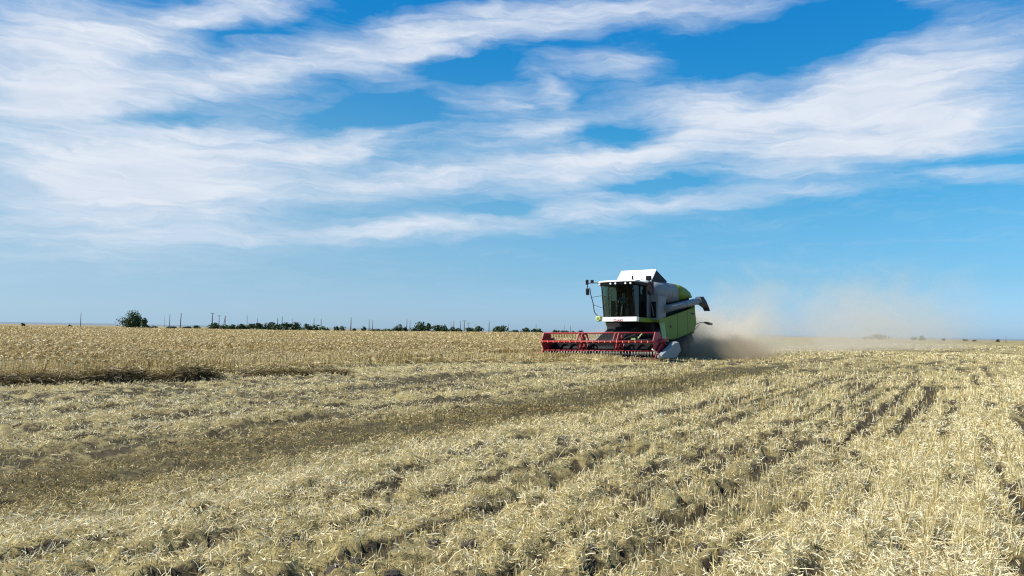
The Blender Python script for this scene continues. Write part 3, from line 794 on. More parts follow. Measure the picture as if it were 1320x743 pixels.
    m = MB().lathe([(0.07, 0), (0.07, 0.05), (0.05, 0.06), (0.055, 0.20), (0.03, 0.24)], (-1.75, 0.86, 3.96), 'Z', 12); m.build('beacon', 'black_plastic', cab)
    m = MB().box((-2.5, 1.32, 3.98), (-2.3, 1.58, 4.22)); m.build('lamp_box', 'black_plastic', cab, 0.03)
    # mirrors on their brackets
    m = MB().tube([(-1.6, 0.9, 3.9), (-1.75, 1.35, 3.98), (-2.25, 1.58, 3.95), (-2.28, 1.58, 3.2)], 0.022, 6); br = m.build('mirror_arm', 'black_plastic', cab)
    m = MB().box((-2.36, 1.43, 3.26), (-2.24, 1.75, 3.90)); m.build('mirror', 'black_plastic', br, 0.03)
    m = MB().tube([(-1.6, mir(0.95), 3.88), (-1.65, -1.42, 3.92), (-1.9, -1.80, 3.92), (-1.92, -1.80, 3.3)], 0.024, 6)
    br = m.build('mirror_arm', 'black_plastic', cab)
    MB().box((-1.98, -1.90, 3.32), (-1.88, -1.72, 3.66)).build('mirror', 'black_plastic', br, 0.025)
    MB().box((-1.98, -1.91, 3.86), (-1.88, -1.76, 4.12)).build('wide_mirror', 'black_plastic', br, 0.025)
    MB().box((-1.80, -1.50, 3.90), (-1.66, -1.36, 4.08)).build('lamp_box', 'black_plastic', cab, 0.02)
    # seat, steering column, console
    m = MB().box((-2.85, CY - 0.26, 2.50), (-2.35, CY + 0.26, 2.64)); m.box((-2.95, CY - 0.24, 2.60), (-2.82, CY + 0.24, 3.20)); m.box((-2.8, CY - 0.2, 2.14), (-2.4, CY + 0.2, 2.5))
    m.build('seat', 'seat_cloth', cab, 0.04, 3)
    m = MB().tube([(-1.95, CY, 2.14), (-2.12, CY, 2.86)], 0.04, 8)
    for k in range(20):
        a0, a1 = 2 * math.pi * k / 20, 2 * math.pi * (k + 1) / 20
        P = lambda a: (-2.13 + 0.19 * math.cos(a) * 0.9, CY + 0.19 * math.sin(a), 2.87 + 0.19 * math.cos(a) * 0.35)
        m.tube([P(a0), P(a1)], 0.014, 6)
    m.tube([P(0), P(math.pi)], 0.012, 6); m.build('steering_wheel', 'grey_paint', cab)
    m = MB().box((-2.75, 0.28, 2.14), (-2.05, 0.52, 2.72)); m.box((-1.98, 0.42, 2.66), (-1.9, 0.66, 2.95)); m.build('console', 'seat_cloth', cab, 0.03)

    # --- white band under the windscreen, round end, green band along the platform
    m = MB(); m.hexa([(-1.52, -0.74, 1.885), (-1.52, 1.19, 1.885), (-1.52, 1.19, 2.125), (-1.52, -0.74, 2.125)],
                     [(-1.80, -0.74, 1.885), (-1.80, 1.19, 1.885), (-1.80, 1.19, 2.125), (-1.80, -0.74, 2.125)])
    band = m.build('front_band', 'white_paint', root, 0.03, 3)
    txt = bpy.data.curves.new('lettering', 'FONT'); txt.body = 'CLAAS'; txt.size = 0.155; txt.extrude = 0.002; txt.align_x = 'CENTER'; txt.space_character = 1.15; txt.offset = 0.006
    to = bpy.data.objects.new('lettering', txt); COL.objects.link(to)
    dg = bpy.context.evaluated_depsgraph_get(); dg.update()
    me = bpy.data.meshes.new_from_object(to.evaluated_get(dg)); bpy.data.objects.remove(to)
    me.materials.clear(); me.materials.append(MATS['decal_red'])
    lo_ = bpy.data.objects.new('lettering', me); COL.objects.link(lo_); lo_.parent = band
    lo_.matrix_local = Matrix(((0, 0, 1, -1.515), (1, 0, 0, 0.15), (0, 1, 0, 1.905), (0, 0, 0, 1)))
    # turned so that it reads from the front (the front looks along +x: right of the reader is -y... mirrored below)
    m = MB(); m.box((-3.42, 1.0, 1.87), (-1.81, 1.21, 2.10)); m.box((-4.5, 1.16, 1.88), (-3.42, 1.44, 2.02)); CY = -0.08
    plat = m.build('platform', 'lime_paint', root, 0.03)
    m = MB()
    for u in (-2.3, -3.3):
        m.tube([(u, 1.40, 2.1), (u, 1.40, 2.98)], 0.02, 6)
    m.tube([(-2.3, 1.40, 2.98), (-3.3, 1.40, 2.98)], 0.02, 6); m.tube([(-2.3, 1.40, 2.55), (-3.3, 1.40, 2.55)], 0.016, 6)
    m = MB().lathe([(0.15, 0.0), (0.15, 0.18), (0.11, 0.22)], (-1.78, -1.02, 2.06), 'X', 18)
    lampend = m.build('end_lamp', 'pale_lime_paint', root)
    MB().lathe([(0.07, 0.221), (0.05, 0.23)], (-1.78, -1.02, 2.06), 'X', 14).build('lens', 'lime_paint', lampend)
    # handrail and step rail on the machine's right front
    m = MB().tube([(-2.2, -1.82, 3.72), (-2.2, -1.78, 3.4), (-2.2, -1.62, 2.85), (-2.2, -1.56, 2.45), (-2.2, -1.45, 2.28), (-2.2, -1.1, 2.14)], 0.024, 8)
    m.tube([(-2.2, -1.72, 3.2), (-2.2, -1.05, 3.28)], 0.012, 6); m.tube([(-2.2, -1.60, 2.8), (-2.2, -1.05, 2.62)], 0.012, 6)
    m.build('handrail', 'black_plastic', root)

    # --- ladder down from the platform on the left
    m = MB().hexa([(-3.42, 1.56, 1.86), (-3.42, 1.82, 1.86), (-3.46, 1.82, 1.86), (-3.46, 1.56, 1.86)], [(-3.02, 1.90, 1.00), (-3.02, 2.12, 1.00), (-3.06, 2.12, 1.00), (-3.06, 1.90, 1.00)])
    lad = m.build('ladder', 'pale_lime_paint', root, 0.012)
    for k in range(3):
        z = 0.52 + 0.19 * k; u = -3.0 - 0.03 * k
        MB().box((u - 0.16, 1.82 + .02 * k, z), (u + 0.12, 2.22 - .03 * k, z + 0.05)).build('step', 'pale_lime_paint', lad, 0.01)
    m = MB().tube([(-3.05, 2.18, 0.45), (-3.15, 2.16, 1.0), (-3.46, 1.72, 1.9)], 0.022, 6); m.build('handrail', 'lime_paint', lad)
    # --- wheels
    def wheel(u, v, rad, wd, lugs, rimr):
        s = 1 if v > CY else -1
        h = wd / 2
        m = MB().lathe([(rimr, -h * .8), (rad * .86, -h), (rad * .95, -h * .9), (rad * .965, -h * .5), (rad * .965, h * .5), (rad * .95, h * .9), (rad * .86, h), (rimr, h * .8), (rimr * .98, 0)], (u, v, rad), 'Y', 40)
        for k in range(lugs):                                        # chevron lugs
            a = 2 * math.pi * k / lugs
            for sd in (1, -1):
                aa = a + (math.pi / lugs if sd > 0 else 0)
                def pt(ang, rr, yy): return (u + rr * math.cos(ang), v + yy, rad + rr * math.sin(ang))
                da = 1.5 * math.pi / lugs
                lo_r = [pt(aa, rad * .955, 0), pt(aa + .05, rad * .955, 0), pt(aa + .05 + da, rad * .93, sd * h), pt(aa + da, rad * .93, sd * h)]
                hi_r = [pt(aa + .01, rad, 0), pt(aa + .04, rad, 0), pt(aa + .04 + da, rad * .985, sd * h * .97), pt(aa + .01 + da, rad * .985, sd * h * .97)]
                m.hexa(lo_r, hi_r)
        w = m.build('wheel', 'rubber', root)
        m = MB().lathe([(rimr * .99, h * .55 * s), (rimr * .97, h * .78 * s), (rimr * .86, h * .70 * s), (rimr * .74, h * .15 * s), (rimr * .32, h * .10 * s), (rimr * .28, h * .42 * s), (rimr * .12, h * .46 * s)], (u, v, rad), 'Y', 32)
        m.build('rim', 'red_paint', w)
    wheel(-4.25, 1.12, 0.84, 0.62, 18, 0.42); wheel(-4.25, mir(1.12), 0.84, 0.62, 18, 0.42)
    wheel(-7.9, 1.05, 0.60, 0.42, 16, 0.32); wheel(-7.9, mir(1.05), 0.60, 0.42, 16, 0.32)

    # --- rear marker lamp on its arm
    m = MB().tube([(-8.7, 1.42, 1.80), (-9.1, 1.55, 1.96), (-9.9, 1.62, 1.99)], 0.022, 6)
    m.tube([(-8.7, 1.42, 1.55), (-9.2, 1.55, 1.90)], 0.014, 6)
    arm = m.build('lamp_arm', 'dark_metal', root)
    m = MB().loft([[(-9.85, 1.62 + .06 * math.cos(a), 1.99 + .05 * math.sin(a)) for a in np.linspace(0, 2 * math.pi, 9)[:-1]], [(-10.4, 1.62 + .10 * math.cos(a), 1.95 + .085 * math.sin(a)) for a in np.linspace(0, 2 * math.pi, 9)[:-1]], [(-11.0, 1.62 + .07 * math.cos(a), 1.92 + .06 * math.sin(a)) for a in np.linspace(0, 2 * math.pi, 9)[:-1]]])
    m.build('rear_lamp', 'black_plastic', arm)

    # --- header
    VL, VR = -3.22, 3.02
    m = MB().prism([(-0.98, 0.22), (-0.98, 0.92), (-0.90, 0.95), (-0.86, 0.28), (-0.35, 0.14), (0.52, 0.10), (0.52, 0.06), (-0.5, 0.06)], 1, VL, VR)
    header = m.build('header', 'dark_metal', root, 0.01)  # dark pan colour stands in for the shade behind the reel
    MB().box((0.505, VL, 0.04), (0.535, VR, 0.10)).build('front_lip', 'red_paint', header)
    m = MB().lathe([(0.20, VL + 0.1 + 0.0), (0.20, VR - 0.1)], (-0.52, 0, 0.46), 'Y', 20)
    hx = []
    for s0, s1, hand in ((VL + 0.15, -0.5, 1), (VR - 0.15, 0.3, -1)):
        N = 120; L = s1 - s0; o = len(m.v); vv = []; ff = []
        for i in range(N + 1):
            t = i / N; a = 2 * math.pi * abs(L) * t / 0.55 * hand
            for rr, off in ((0.19, -.006), (0.31, -.006), (0.31, .006), (0.19, .006)):
                vv.append((-0.52 + rr * math.cos(a), s0 + L * t + off, 0.46 + rr * math.sin(a)))
        for i in range(N):
            for j in range(4):
                ff.append((i * 4 + j, i * 4 + (j + 1) % 4, i * 4 + 4 + (j + 1) % 4, i * 4 + 4 + j))
        m.add(vv, ff)
    m.build('intake_auger', 'dark_metal', header)
    m = MB().box((0.50, VL, 0.105), (0.56, VR, 0.125))
    nk = 82
    for i in range(nk):
        v = VL + 0.04 + (VR - VL - 0.08) * i / (nk - 1)
        m.hexa([(0.54, v - .018, .10), (0.54, v + .018, .10), (0.54, v + .014, .135), (0.54, v - .014, .135)], [(0.68, v - .004, .125), (0.68, v + .004, .125), (0.68, v + .004, .13), (0.68, v - .004, .13)])
    m.build('cutter_bar', 'steel', header)

    # reel: six bats on spiders, tines under each bat
    RU, RZ, RR = -0.02, 0.87, 0.50
    a0 = R(2)
    spider_v = (VL + 0.10, -1.05, 0.93, VR - 0.16)
    reel = MB().tube([(RU, VL + 0.05, RZ), (RU, VR - 0.08, RZ)], 0.055, 12).build('reel', 'red_paint', header)
    for k in range(6):
        a = a0 + k * math.pi / 3; bu, bz = RU + RR * math.cos(a), RZ + RR * math.sin(a)
        front = k == 0
        m = MB().tube([(bu, VL + 0.06, bz), (bu, VR - 0.10, bz)], 0.046 if front else 0.026, 10)
        bat = m.build('bat', 'red_paint', reel)
        nt = 38
        if front:
            m = MB()
            for i in range(0, nt, 2):
                v = VL + 0.14 + (VR - VL - 0.32) * i / (nt - 1)
                m.box((bu - 0.058, v - 0.022, bz - 0.052), (bu + 0.058, v + 0.022, bz + 0.052))
            o_ = m.build('tine_clip', 'pale_orange', bat); o_['kind'] = 'stuff'
        m = MB()
        for i in range(nt):
            v = VL + 0.14 + (VR - VL - 0.32) * i / (nt - 1)
            m.tube([(bu, v, bz - 0.03), (bu + 0.01, v, bz - 0.14), (bu - 0.04, v, bz - 0.24)], [0.010, 0.009, 0.007], 5)
        m.build('tine', 'pale_plastic' if k in (4, 5) else 'black_plastic', bat)  # lower rows coloured pale to imitate white glints under the reel
    def hexring(v, r0, r1, th):
        m = MB()
        for k in range(6):
            a, b = a0 + k * math.pi / 3, a0 + (k + 1) * math.pi / 3
            q = [(RU + r0 * math.cos(a), RZ + r0 * math.sin(a)), (RU + r1 * math.cos(a), RZ + r1 * math.sin(a)), (RU + r1 * math.cos(b), RZ + r1 * math.sin(b)), (RU + r0 * math.cos(b), RZ + r0 * math.sin(b))]
            m.hexa([(p[0], v - th, p[1]) for p in q], [(p[0], v + th, p[1]) for p in q])
        return m
    for v in spider_v[1:3]:
        for dv in (-0.10, 0.10):
            m = hexring(v + dv, 0.40, 0.50, 0.014)
            for k in range(6):
                a = a0 + k * math.pi / 3
                m.tube([(RU + 0.05 * math.cos(a), v + dv, RZ + 0.05 * math.sin(a)), (RU + 0.5 * math.cos(a), v + dv * 0.6, RZ + 0.5 * math.sin(a))], 0.028, 6)
            m.tube([(RU, v - 0.05, RZ), (RU, v + 0.05, RZ)], 0.13, 12)
            m.build('spider', 'red_paint', reel)
    for v, th in ((VL + 0.06, 0.018), (VR - 0.10, 0.018)):
        q = [(RU + 0.54 * math.cos(a0 + k * math.pi / 3), RZ + 0.54 * math.sin(a0 + k * math.pi / 3)) for k in range(6)]
        MB().hexa([(p[0], v - th, p[1]) for p in q], [(p[0], v + th, p[1]) for p in q]).build('end_plate', 'red_paint', reel, 0.006)
    # reel arms and end walls
    for s, v in ((1, VR), (-1, VL)):
        m = MB().prism([(-1.0, 0.10), (-1.0, 0.98), (-0.55, 1.02), (0.20, 0.52), (0.46, 0.20), (0.46, 0.06), (-0.9, 0.05)], 1, v - 0.02, v + 0.02)
        m.build('end_wall', 'red_paint', header, 0.008)
        m = MB().tube([(-0.95, v + s * 0.05, 1.05), (-0.4, v + s * 0.05, 1.0), (RU, v + s * 0.05, RZ)], 0.045, 8)
        m.tube([(-0.8, v + s * 0.09, 0.55), (-0.3, v + s * 0.09, 0.95)], 0.03, 8)
        m.build('reel_arm', 'red_paint', header)
    # crop dividers
    dv = [(0.60, 0.26), (0.62, 0.12), (0.18, 0.03), (-1.22, 0.07), (-1.86, 0.47), (-1.60, 0.92), (-1.05, 0.88)]
    for s, v in ((1, VR + 0.14), (-1, VL - 0.30)):
        if s > 0:
            m = MB().hexa([(p[0], v + 0.01, p[1]) for p in dv], [(p[0] * 0.93 - 0.04, v + 0.24, 0.06 + p[1] * 0.86) for p in dv])
            d = m.build('crop_divider', 'light_grey_plastic', header, 0.04, 3)
            m = MB().tube([(0.5, v + 0.05, 0.3), (0.9, v - 0.1, 0.55)], 0.025, 6); m.build('divider_tip', 'pale_plastic', d)
        else:
            m = MB().prism([(0.55, 0.24), (0.60, 0.12), (0.1, 0.04), (-1.0, 0.06), (-1.0, 0.55), (-0.5, 0.5)], 1, v + 0.10, v + 0.26)
            m.build('crop_divider', 'red_paint', header, 0.03, 3)
    # gearbox and drive shield on the left end, bright green lever bits
    m = MB().box((-0.95, VR + 0.03, 0.42), (-0.55, VR + 0.13, 0.9)); m.build('drive_shield', 'dark_metal', header, 0.03)
    m = MB().tube([(-1.25, 0.6, 1.0), (-1.15, 1.25, 1.22), (-1.1, 1.35, 1.0)], 0.05, 8); m.tube([(-1.2, 1.3, 0.95), (-1.15, 2.2, 1.0)], 0.035, 8); m.build('hose', 'dark_metal', header)
    m = MB().box((-1.35, 1.0, 0.98), (-1.2, 1.35, 1.12)); m.hexa([(-1.2, 1.30, 1.0), (-1.2, 1.38, 1.0), (-1.25, 1.38, 1.0), (-1.25, 1.30, 1.0)], [(-1.2, 1.55, 1.28), (-1.2, 1.63, 1.28), (-1.25, 1.63, 1.28), (-1.25, 1.55, 1.28)])
    m.build('coupling_lever', 'pale_lime_paint', header, 0.01)
    return root

painted('pale_orange', (0.62, 0.20, 0.11), 0.5, 0.2)
combine = build_combine()

# ------------------------------------------------------------------ driver, on the cab seat
def build_driver():
    root = empty('person')
    M = combine.matrix_basis
    root.matrix_world = Matrix.LocRotScale(combine.location, combine.rotation_euler, None) @ Matrix.Translation((-2.62, -0.08, 2.64))
    tag(root, 'person in a dark shirt at the steering wheel inside the combine cab', 'person')
    def skin(name, verts, edges, rad, mat, parent):
        me = bpy.data.meshes.new(name); me.from_pydata(verts, edges, [])
        o = bpy.data.objects.new(name, me); COL.objects.link(o); o.parent = parent
        md = o.modifiers.new('skin', 'SKIN')
        if not me.skin_vertices: me.attributes  # layer comes with the modifier
        for i, r in enumerate(rad):
            me.skin_vertices[0].data[i].radius = (r, r) if not isinstance(r, tuple) else r
        me.skin_vertices[0].data[0].use_root = True
        md.use_smooth_shade = True
        o.modifiers.new('subd', 'SUBSURF').levels = 1
        o.modifiers['subd'].render_levels = 2
        me.materials.append(MATS[mat])
        return o
    V = [(0, 0, .09), (-.02, 0, .28), (-.03, 0, .46), (-.02, 0, .57), (-.005, 0, .64), (.02, 0, .72), (.015, 0, .80)]
    Rd = [.12, .125, .145, .06, .055, .082, .072]
    E = [(0, 1), (1, 2), (2, 3), (3, 4), (4, 5), (5, 6)]
    for s in (1, -1):
        k = len(V)
        V += [(.02, s * .10, .08), (.42, s * .13, .10), (.50, s * .13, -.34), (.60, s * .14, -.40)]; Rd += [.085, .062, .042, .035]
        E += [(0, k), (k, k + 1), (k + 1, k + 2), (k + 2, k + 3)]
        k = len(V)
        V += [(-.02, s * .19, .49), (.08, s * .25, .25), (.34, s * .19, .24), (.41, s * .175, .25)]; Rd += [.055, .043, .030, .026]
        E += [(2, k), (k, k + 1), (k + 1, k + 2), (k + 2, k + 3)]
        w = k + 3
        for j in range(4):                                            # fingers curl round the rim
            f = len(V); yy = s * (.175 - .030 + .020 * j); ln = (.040, .045, .042, .034)[j]
            V += [(.455, yy, .262), (.455 + ln, yy, .250), (.455 + ln * .9, yy, .225)]; Rd += [.010, .009, .008]
            E += [(w, f), (f, f + 1), (f + 1, f + 2)]
        f = len(V); V += [(.435, s * .140, .255), (.460, s * .130, .275)]; Rd += [.011, .009]; E += [(w, f), (f, f + 1)]
    skin('body', V, E, Rd, 'skin', root)
    b = [(0, 0, .08), (-.02, 0, .28), (-.03, 0, .46), (-.022, 0, .545)]; rb = [.132, .140, .160, .075]; e = [(0, 1), (1, 2), (2, 3)]
    for s in (1, -1):
        k = len(b); b += [(-.02, s * .19, .49), (.07, s * .247, .27)]; rb += [.068, .056]; e += [(2, k), (k, k + 1)]
    skin('shirt', b, e, rb, 'shirt_cloth', root)
    b = [(0, 0, .09)]; rb = [.135]; e = []
    for s in (1, -1):
        k = len(b); b += [(.02, s * .10, .08), (.42, s * .13, .10), (.49, s * .13, -.28)]; rb += [.098, .075, .056]; e += [(0, k), (k, k + 1), (k + 1, k + 2)]
    skin('trousers', b, e, rb, 'trouser_cloth', root)
    m = MB()
    rings = []
    for t in np.linspace(0, 1, 6):
        z = .735 + .115 * math.sin(t * math.pi / 2); r = .098 * math.cos(t * math.pi / 2) + .004
        rings.append([(.0 + r * 1.08 * math.cos(a), r * math.sin(a), z) for a in np.linspace(0, 2 * math.pi, 17)[:-1]])
    m.loft(rings); m.build('hair', 'hair', root)
    for s in (1, -1):
        MB().lathe([(.011, -.005), (.011, .006), (.006, .010)], (.092, s * .032, .735), 'X', 8).build('eye', 'black_plastic', root)
    m = MB().hexa([(.095, -.012, .70), (.095, .012, .70), (.10, .006, .735), (.10, -.006, .735)], [(.120, -.008, .703), (.120, .008, .703), (.105, .004, .735), (.105, -.004, .735)])
    m.build('nose', 'skin', root)
build_driver()

# ------------------------------------------------------------------ trees and bushes far off
def dir_px(px, py):
    """bearing (x per unit y) and slope of a sight line read off the photograph, used once to survey far things"""
    a = (px - 660.0) / 1016.0; b = -(py - 371.5) / 1016.0
    c, s = math.cos(roll), math.sin(roll)
    X = a * c - b * s; Yc = a * s + b * c
    y = math.cos(pitch) - Yc * math.sin(pitch); z = math.sin(pitch) + Yc * math.cos(pitch)
    return X / y, z / y

GREENS = np.array([(0.012, 0.030, 0.010), (0.022, 0.052, 0.016), (0.038, 0.078, 0.024), (0.06, 0.10, 0.035)])
def plant(name, label, cat, px, top, width, dist, leaves=260, group=None, seed=0, squat=0.0, pale=0.0, lobes=6):
    """tapered trunk with limbs; a crown of leaf clumps spread through uneven lobes. width in m, top = photo row of its crown"""
    rg = np.random.default_rng(1000 + seed)
    t, s = dir_px(px, top); y = dist; x = t * dist
    zb = float(height(np.array([x]), np.array([y]))[0])
    H = max(CAM_H + s * dist - zb, 1.2)
    root = empty(name, (x, y, zb)); tag(root, label, cat, group)
    # crown
    cen = []
    for k in range(lobes):
        a = rg.uniform(0, 2 * math.pi); rr = rg.uniform(0.1, 0.62) * width / 2
        cen.append((rr * math.cos(a), rr * math.sin(a), H * rg.uniform(0.32 - 0.1 * squat, 0.70), width * rg.uniform(0.17, 0.30)))
    cen.append((0, 0, H * 0.72, min(width * 0.26, H * 0.28)))
    cen = np.array(cen)
    i = rg.integers(0, len(cen), leaves); c = cen[i]
    d = rg.normal(size=(leaves, 3)); d /= np.linalg.norm(d, axis=1, keepdims=True)
    r = rg.random(leaves) ** 0.55
    p = c[:, :3] + d * (c[:, 3] * r)[:, None] * np.array([1, 1, 0.95])
    for ax in (0, 1):
        lo, hi = np.percentile(p[:, ax], (1, 99)); p[:, ax] = (p[:, ax] - (lo + hi) / 2) * width / (hi - lo)
    lo, hi = np.percentile(p[:, 2], (1, 99.5)); zl = 0.18 * (1 - squat) * H
    p[:, 2] = np.maximum(zl + (p[:, 2] - lo) * (H - zl) / (hi - lo), 0.1)
    sz = (0.13 * width ** 0.6 + 0.08 * H ** 0.5) * rg.uniform(0.6, 1.3, leaves) * (260 / leaves) ** 0.33
    n = d + rg.normal(0, 0.6, (leaves, 3)); n /= np.linalg.norm(n, axis=1, keepdims=True)
    u = np.cross(n, rg.normal(size=(leaves, 3))); u /= np.linalg.norm(u, axis=1, keepdims=True); v = np.cross(n, u)
    co = np.stack([p + u * sz[:, None], p + v * sz[:, None] * 0.7, p - u * sz[:, None], p - v * sz[:, None] * 0.7], 1).reshape(-1, 3)
    q = np.arange(leaves * 4).reshape(-1, 4)
    g = np.clip(rg.normal(0.38 + 0.5 * pale, 0.22, leaves), 0, 0.999) * 3; gi = g.astype(int); gf = (g - gi)[:, None]
    col = GREENS[gi] * (1 - gf) + GREENS[gi + 1] * gf
    cr = np_mesh('crown', co, q, 'leaf', np.repeat(col, 4, 0)); cr.parent = root
    m = MB(); tr = max(0.02 * H, 0.06)
    m.tube([(0, 0, -0.2), (0.01 * H, 0, 0.2 * H), (0, 0.01 * H, 0.5 * H)], [tr * 1.3, tr, tr * 0.5], 7)
    for k in range(min(lobes, 5)):
        m.tube([(0, 0, H * (0.16 + 0.05 * k)), tuple(cen[k, :3] * np.array([.5, .5, .8])), tuple(cen[k, :3])], [tr * 0.6, tr * 0.4, tr * 0.15], 5)
    m.build('trunk', 'bark', root)
    return root

D0 = 300.0
px_m = D0 / 1016.0
plant('tree', 'lone round dark green tree standing by itself on the left horizon', 'tree', 171, 401.5, 7.8, D0, 3600, None, 1, 0.9, 0.22, 12)
plant('bush', 'smaller dark bush grown into the right side of the lone round tree', 'bush', 187.5, 410.5, 3.6, D0 - 4, 900, None, 2, 0.9, 0, 6)
BUSH = [  # label, photo column, photo row of top, width in px, pale, leaves
    ('tiny dark bush at the far left end of the horizon', 30, 417.0, 4, 0, 60),
    ('low dark bush at the wheat edge between the left field end and its first pole', 90, 422.2, 5, 0, 60),
    ('low dark bush just right of the lone round tree', 199, 420.6, 8, 0, 140),
    ('low green bush at the foot of the first two poles right of the lone tree', 221, 422.4, 12, .3, 140),
    ('rounded low bush right of the second pole past the lone tree', 241, 421.2, 10, .1, 160),
    ('rounded bush left of the long dark tree belt', 254, 419.8, 9, 0, 160),
    ('small dark tree at the left end of the long tree belt', 272, 419.2, 10, 0, 160),
    ('second small tree from the left end of the long tree belt', 278, 416.6, 10, 0, 200),
    ('bushy tree of the long belt right of its thickest pole', 289, 418.8, 12, .1, 200),
    ('low dense tree of the belt below the double pole', 300, 418.6, 13, 0, 220),
    ('dense tree in the belt left of its middle', 312, 418.2, 13, .05, 220),
    ('dark tree near the middle of the long belt', 323, 417.8, 13, 0, 220),
    ('wide dark tree at the middle of the long belt', 335, 417.2, 14, 0, 260),
    ('taller dark tree of the belt left of the dark pole pair', 348, 416.0, 14, 0, 260),
    ('dark tree of the belt behind the dark pole pair', 359, 418.4, 12, 0, 220),
    ('tallest dark tree clump of the long belt', 368, 416.0, 13, 0, 320),
    ('tall rounded tree right of the tallest clump of the belt', 381, 415.8, 14, .1, 300),
    ('lower tree of the belt sloping down on its right', 395, 418.0, 13, 0, 220),
    ('small tree at the right end of the long belt', 406, 418.4, 11, 0, 200),
    ('low pale green bush at the right tail of the belt', 418, 421.2, 12, .4, 160),
    ('pair-forming dark bush, left one, right of the long belt', 434, 420.6, 7, 0, 160),
    ('pair-forming dark bush, right one, right of the long belt', 441.5, 420.4, 7, 0, 160),
    ('tiny bush right of the single pole past the belt', 456, 424.0, 6, 0, 80),
    ('small upright dark bush between two single poles', 469, 421.4, 5, 0, 110),
    ('low pale hedge bush, left one of the thin green hedge', 485, 424.4, 17, .5, 180),
    ('low pale hedge bush, right one of the thin green hedge', 500, 424.6, 15, .5, 180),
    ('round dark tree with a smaller one on its right', 513.5, 419.2, 11, 0, 320),
    ('smaller tree leaning on the round dark tree', 522.5, 421.4, 7, 0, 180),
    ('low bush at the left foot of the tallest middle tree', 534, 422.4, 8, .1, 140),
    ('tallest dark tree of the middle group on the horizon', 543, 415.4, 13, 0, 380),
    ('narrow pointed tree right of the tallest middle tree', 552, 417.0, 8, 0, 240),
    ('broad dark tree right of the narrow pointed tree', 564.5, 419.0, 13, 0, 300),
    ('dense dark tree between the broad tree and the pole cluster', 573, 419.6, 9, 0, 220),
    ('dark tree under the two thin poles of the pole cluster', 583, 422.0, 11, 0, 220),
    ('low dark bush between the poles of the cluster', 591, 423.6, 9, 0, 150),
    ('bushy tree right of the pole with a crossarm', 605, 422.6, 9, .1, 200),
    ('rounded tree left of the dark single pole', 617, 421.0, 11, 0, 280),
    ('wide dome shaped dark tree right of the dark single pole', 644.5, 420.2, 17, 0, 480),
    ('low bush right of the dome shaped tree', 662, 425.8, 11, .1, 130),
    ('dark bush left of the last pole before the reel', 677, 423.0, 10, 0, 200),
    ('dark bush behind the last pole before the reel', 689.5, 424.2, 9, 0, 170),
    ('low bush nearest the left end of the red reel', 696.5, 424.8, 8, .1, 140),
    ('low dark hedge seen above the left end of the reel', 717, 426.2, 12, 0, 160),
    ('low dark hedge bush seen above the reel beside the two poles', 728, 426.2, 11, 0, 160),
    ('small dark bush above the reel left of its first spider', 739, 427.0, 6, 0, 90),
    ('small dark bush above the reel near its first spider', 748, 426.8, 8, 0, 110)]
for k, (lab, px, top, wpx, pale, lv) in enumerate(BUSH):
    cat = 'tree' if 'tree' in lab.split(' of ')[0].split(' right ')[0].split(' left ')[0] and 'bush' not in lab.split(' right ')[0].split(' left ')[0] else 'bush'
    dd = D0 + (k * 37 % 23)
    plant(cat, lab, cat, px, top, wpx * dd / 1016.0 * 1.08, dd, lv + 60, 'trees and bushes along the far field edge', 10 + k, 0.8, pale, 5)
FAR = [('faint wide grove behind the dust, right of the combine', 1134, 431.2, 19, 300), ('faint low trees right of the wide grove in the dust', 1119, 434.0, 10, 120),
       ('small faint tree left of the dusty round tree', 1178, 435.0, 6, 90), ('faint round tree alone in the dust on the right horizon', 1189, 433.0, 7, 160),
       ('tiny faint bush between the round tree and the right field', 1216, 436.6, 4, 70), ('faint low bush on the right horizon, left one of two', 1244, 437.6, 6, 90),
       ('faint low bush on the right horizon, right one of two', 1255.5, 438.2, 5, 80), ('small dark bush left of the pole on the right horizon', 1286, 437.6, 4.5, 90)]
for k, (lab, px, top, wpx, lv) in enumerate(FAR):
    dd = 620.0
    cat = 'bush' if 'bush' in lab else 'tree'
    plant(cat, lab, cat, px, top, wpx * dd / 1016.0, dd, lv + 60, 'trees on the right horizon', 80 + k, 0.8, 0.1, 5)

# ------------------------------------------------------------------ poles along the far road
def pole(px, top, base, thick, label, arms=0, lean=0.0, dist=430.0, double=0):
    t, s = dir_px(px, top); x, y = t * dist, dist
    H = CAM_H + s * dist; r = thick * 0.75 * dist / 1016.0 / 2
    zb = float(height(np.array([x]), np.array([y]))[0])
    m = MB()
    m.tube([(0, 0, -0.3), (lean * H, 0, H - zb)], [r * 1.25, r * 0.85], 8)
    if double: m.tube([(-1.2, 0.3, -0.3), (lean * H - 0.15, 0, (H - zb) * 0.93)], [r, r * 0.8], 8)
    for a in range(arms):
        z = (H - zb) * (0.96 - 0.09 * a)
        m.box((lean * H - 0.95, -0.09, z), (lean * H + 0.95, 0.09, z + 0.2))
        for q in (-0.8, 0.0, 0.8):
            m.lathe([(0.07, 0), (0.09, 0.12), (0.05, 0.26)], (lean * H + q, 0, z + 0.2), 'Z', 8)
    o = m.build('utility_pole', 'weathered_wood'); o.location = (x, y, zb)
    tag(o, label, 'utility pole', 'utility poles along the horizon')
ORD = ['first', 'second', 'third', 'fourth', 'fifth', 'sixth', 'seventh', 'eighth', 'ninth', 'tenth', 'eleventh', 'twelfth', 'thirteenth', 'fourteenth', 'fifteenth',
       'sixteenth', 'seventeenth', 'eighteenth', 'nineteenth', 'twentieth', 'twenty-first', 'twenty-second', 'twenty-third', 'twenty-fourth', 'twenty-fifth', 'twenty-sixth', 'twenty-seventh', 'twenty-eighth']
pole(104.5, 403.0, 420, 1.1, 'thin pole standing alone left of the lone round tree')
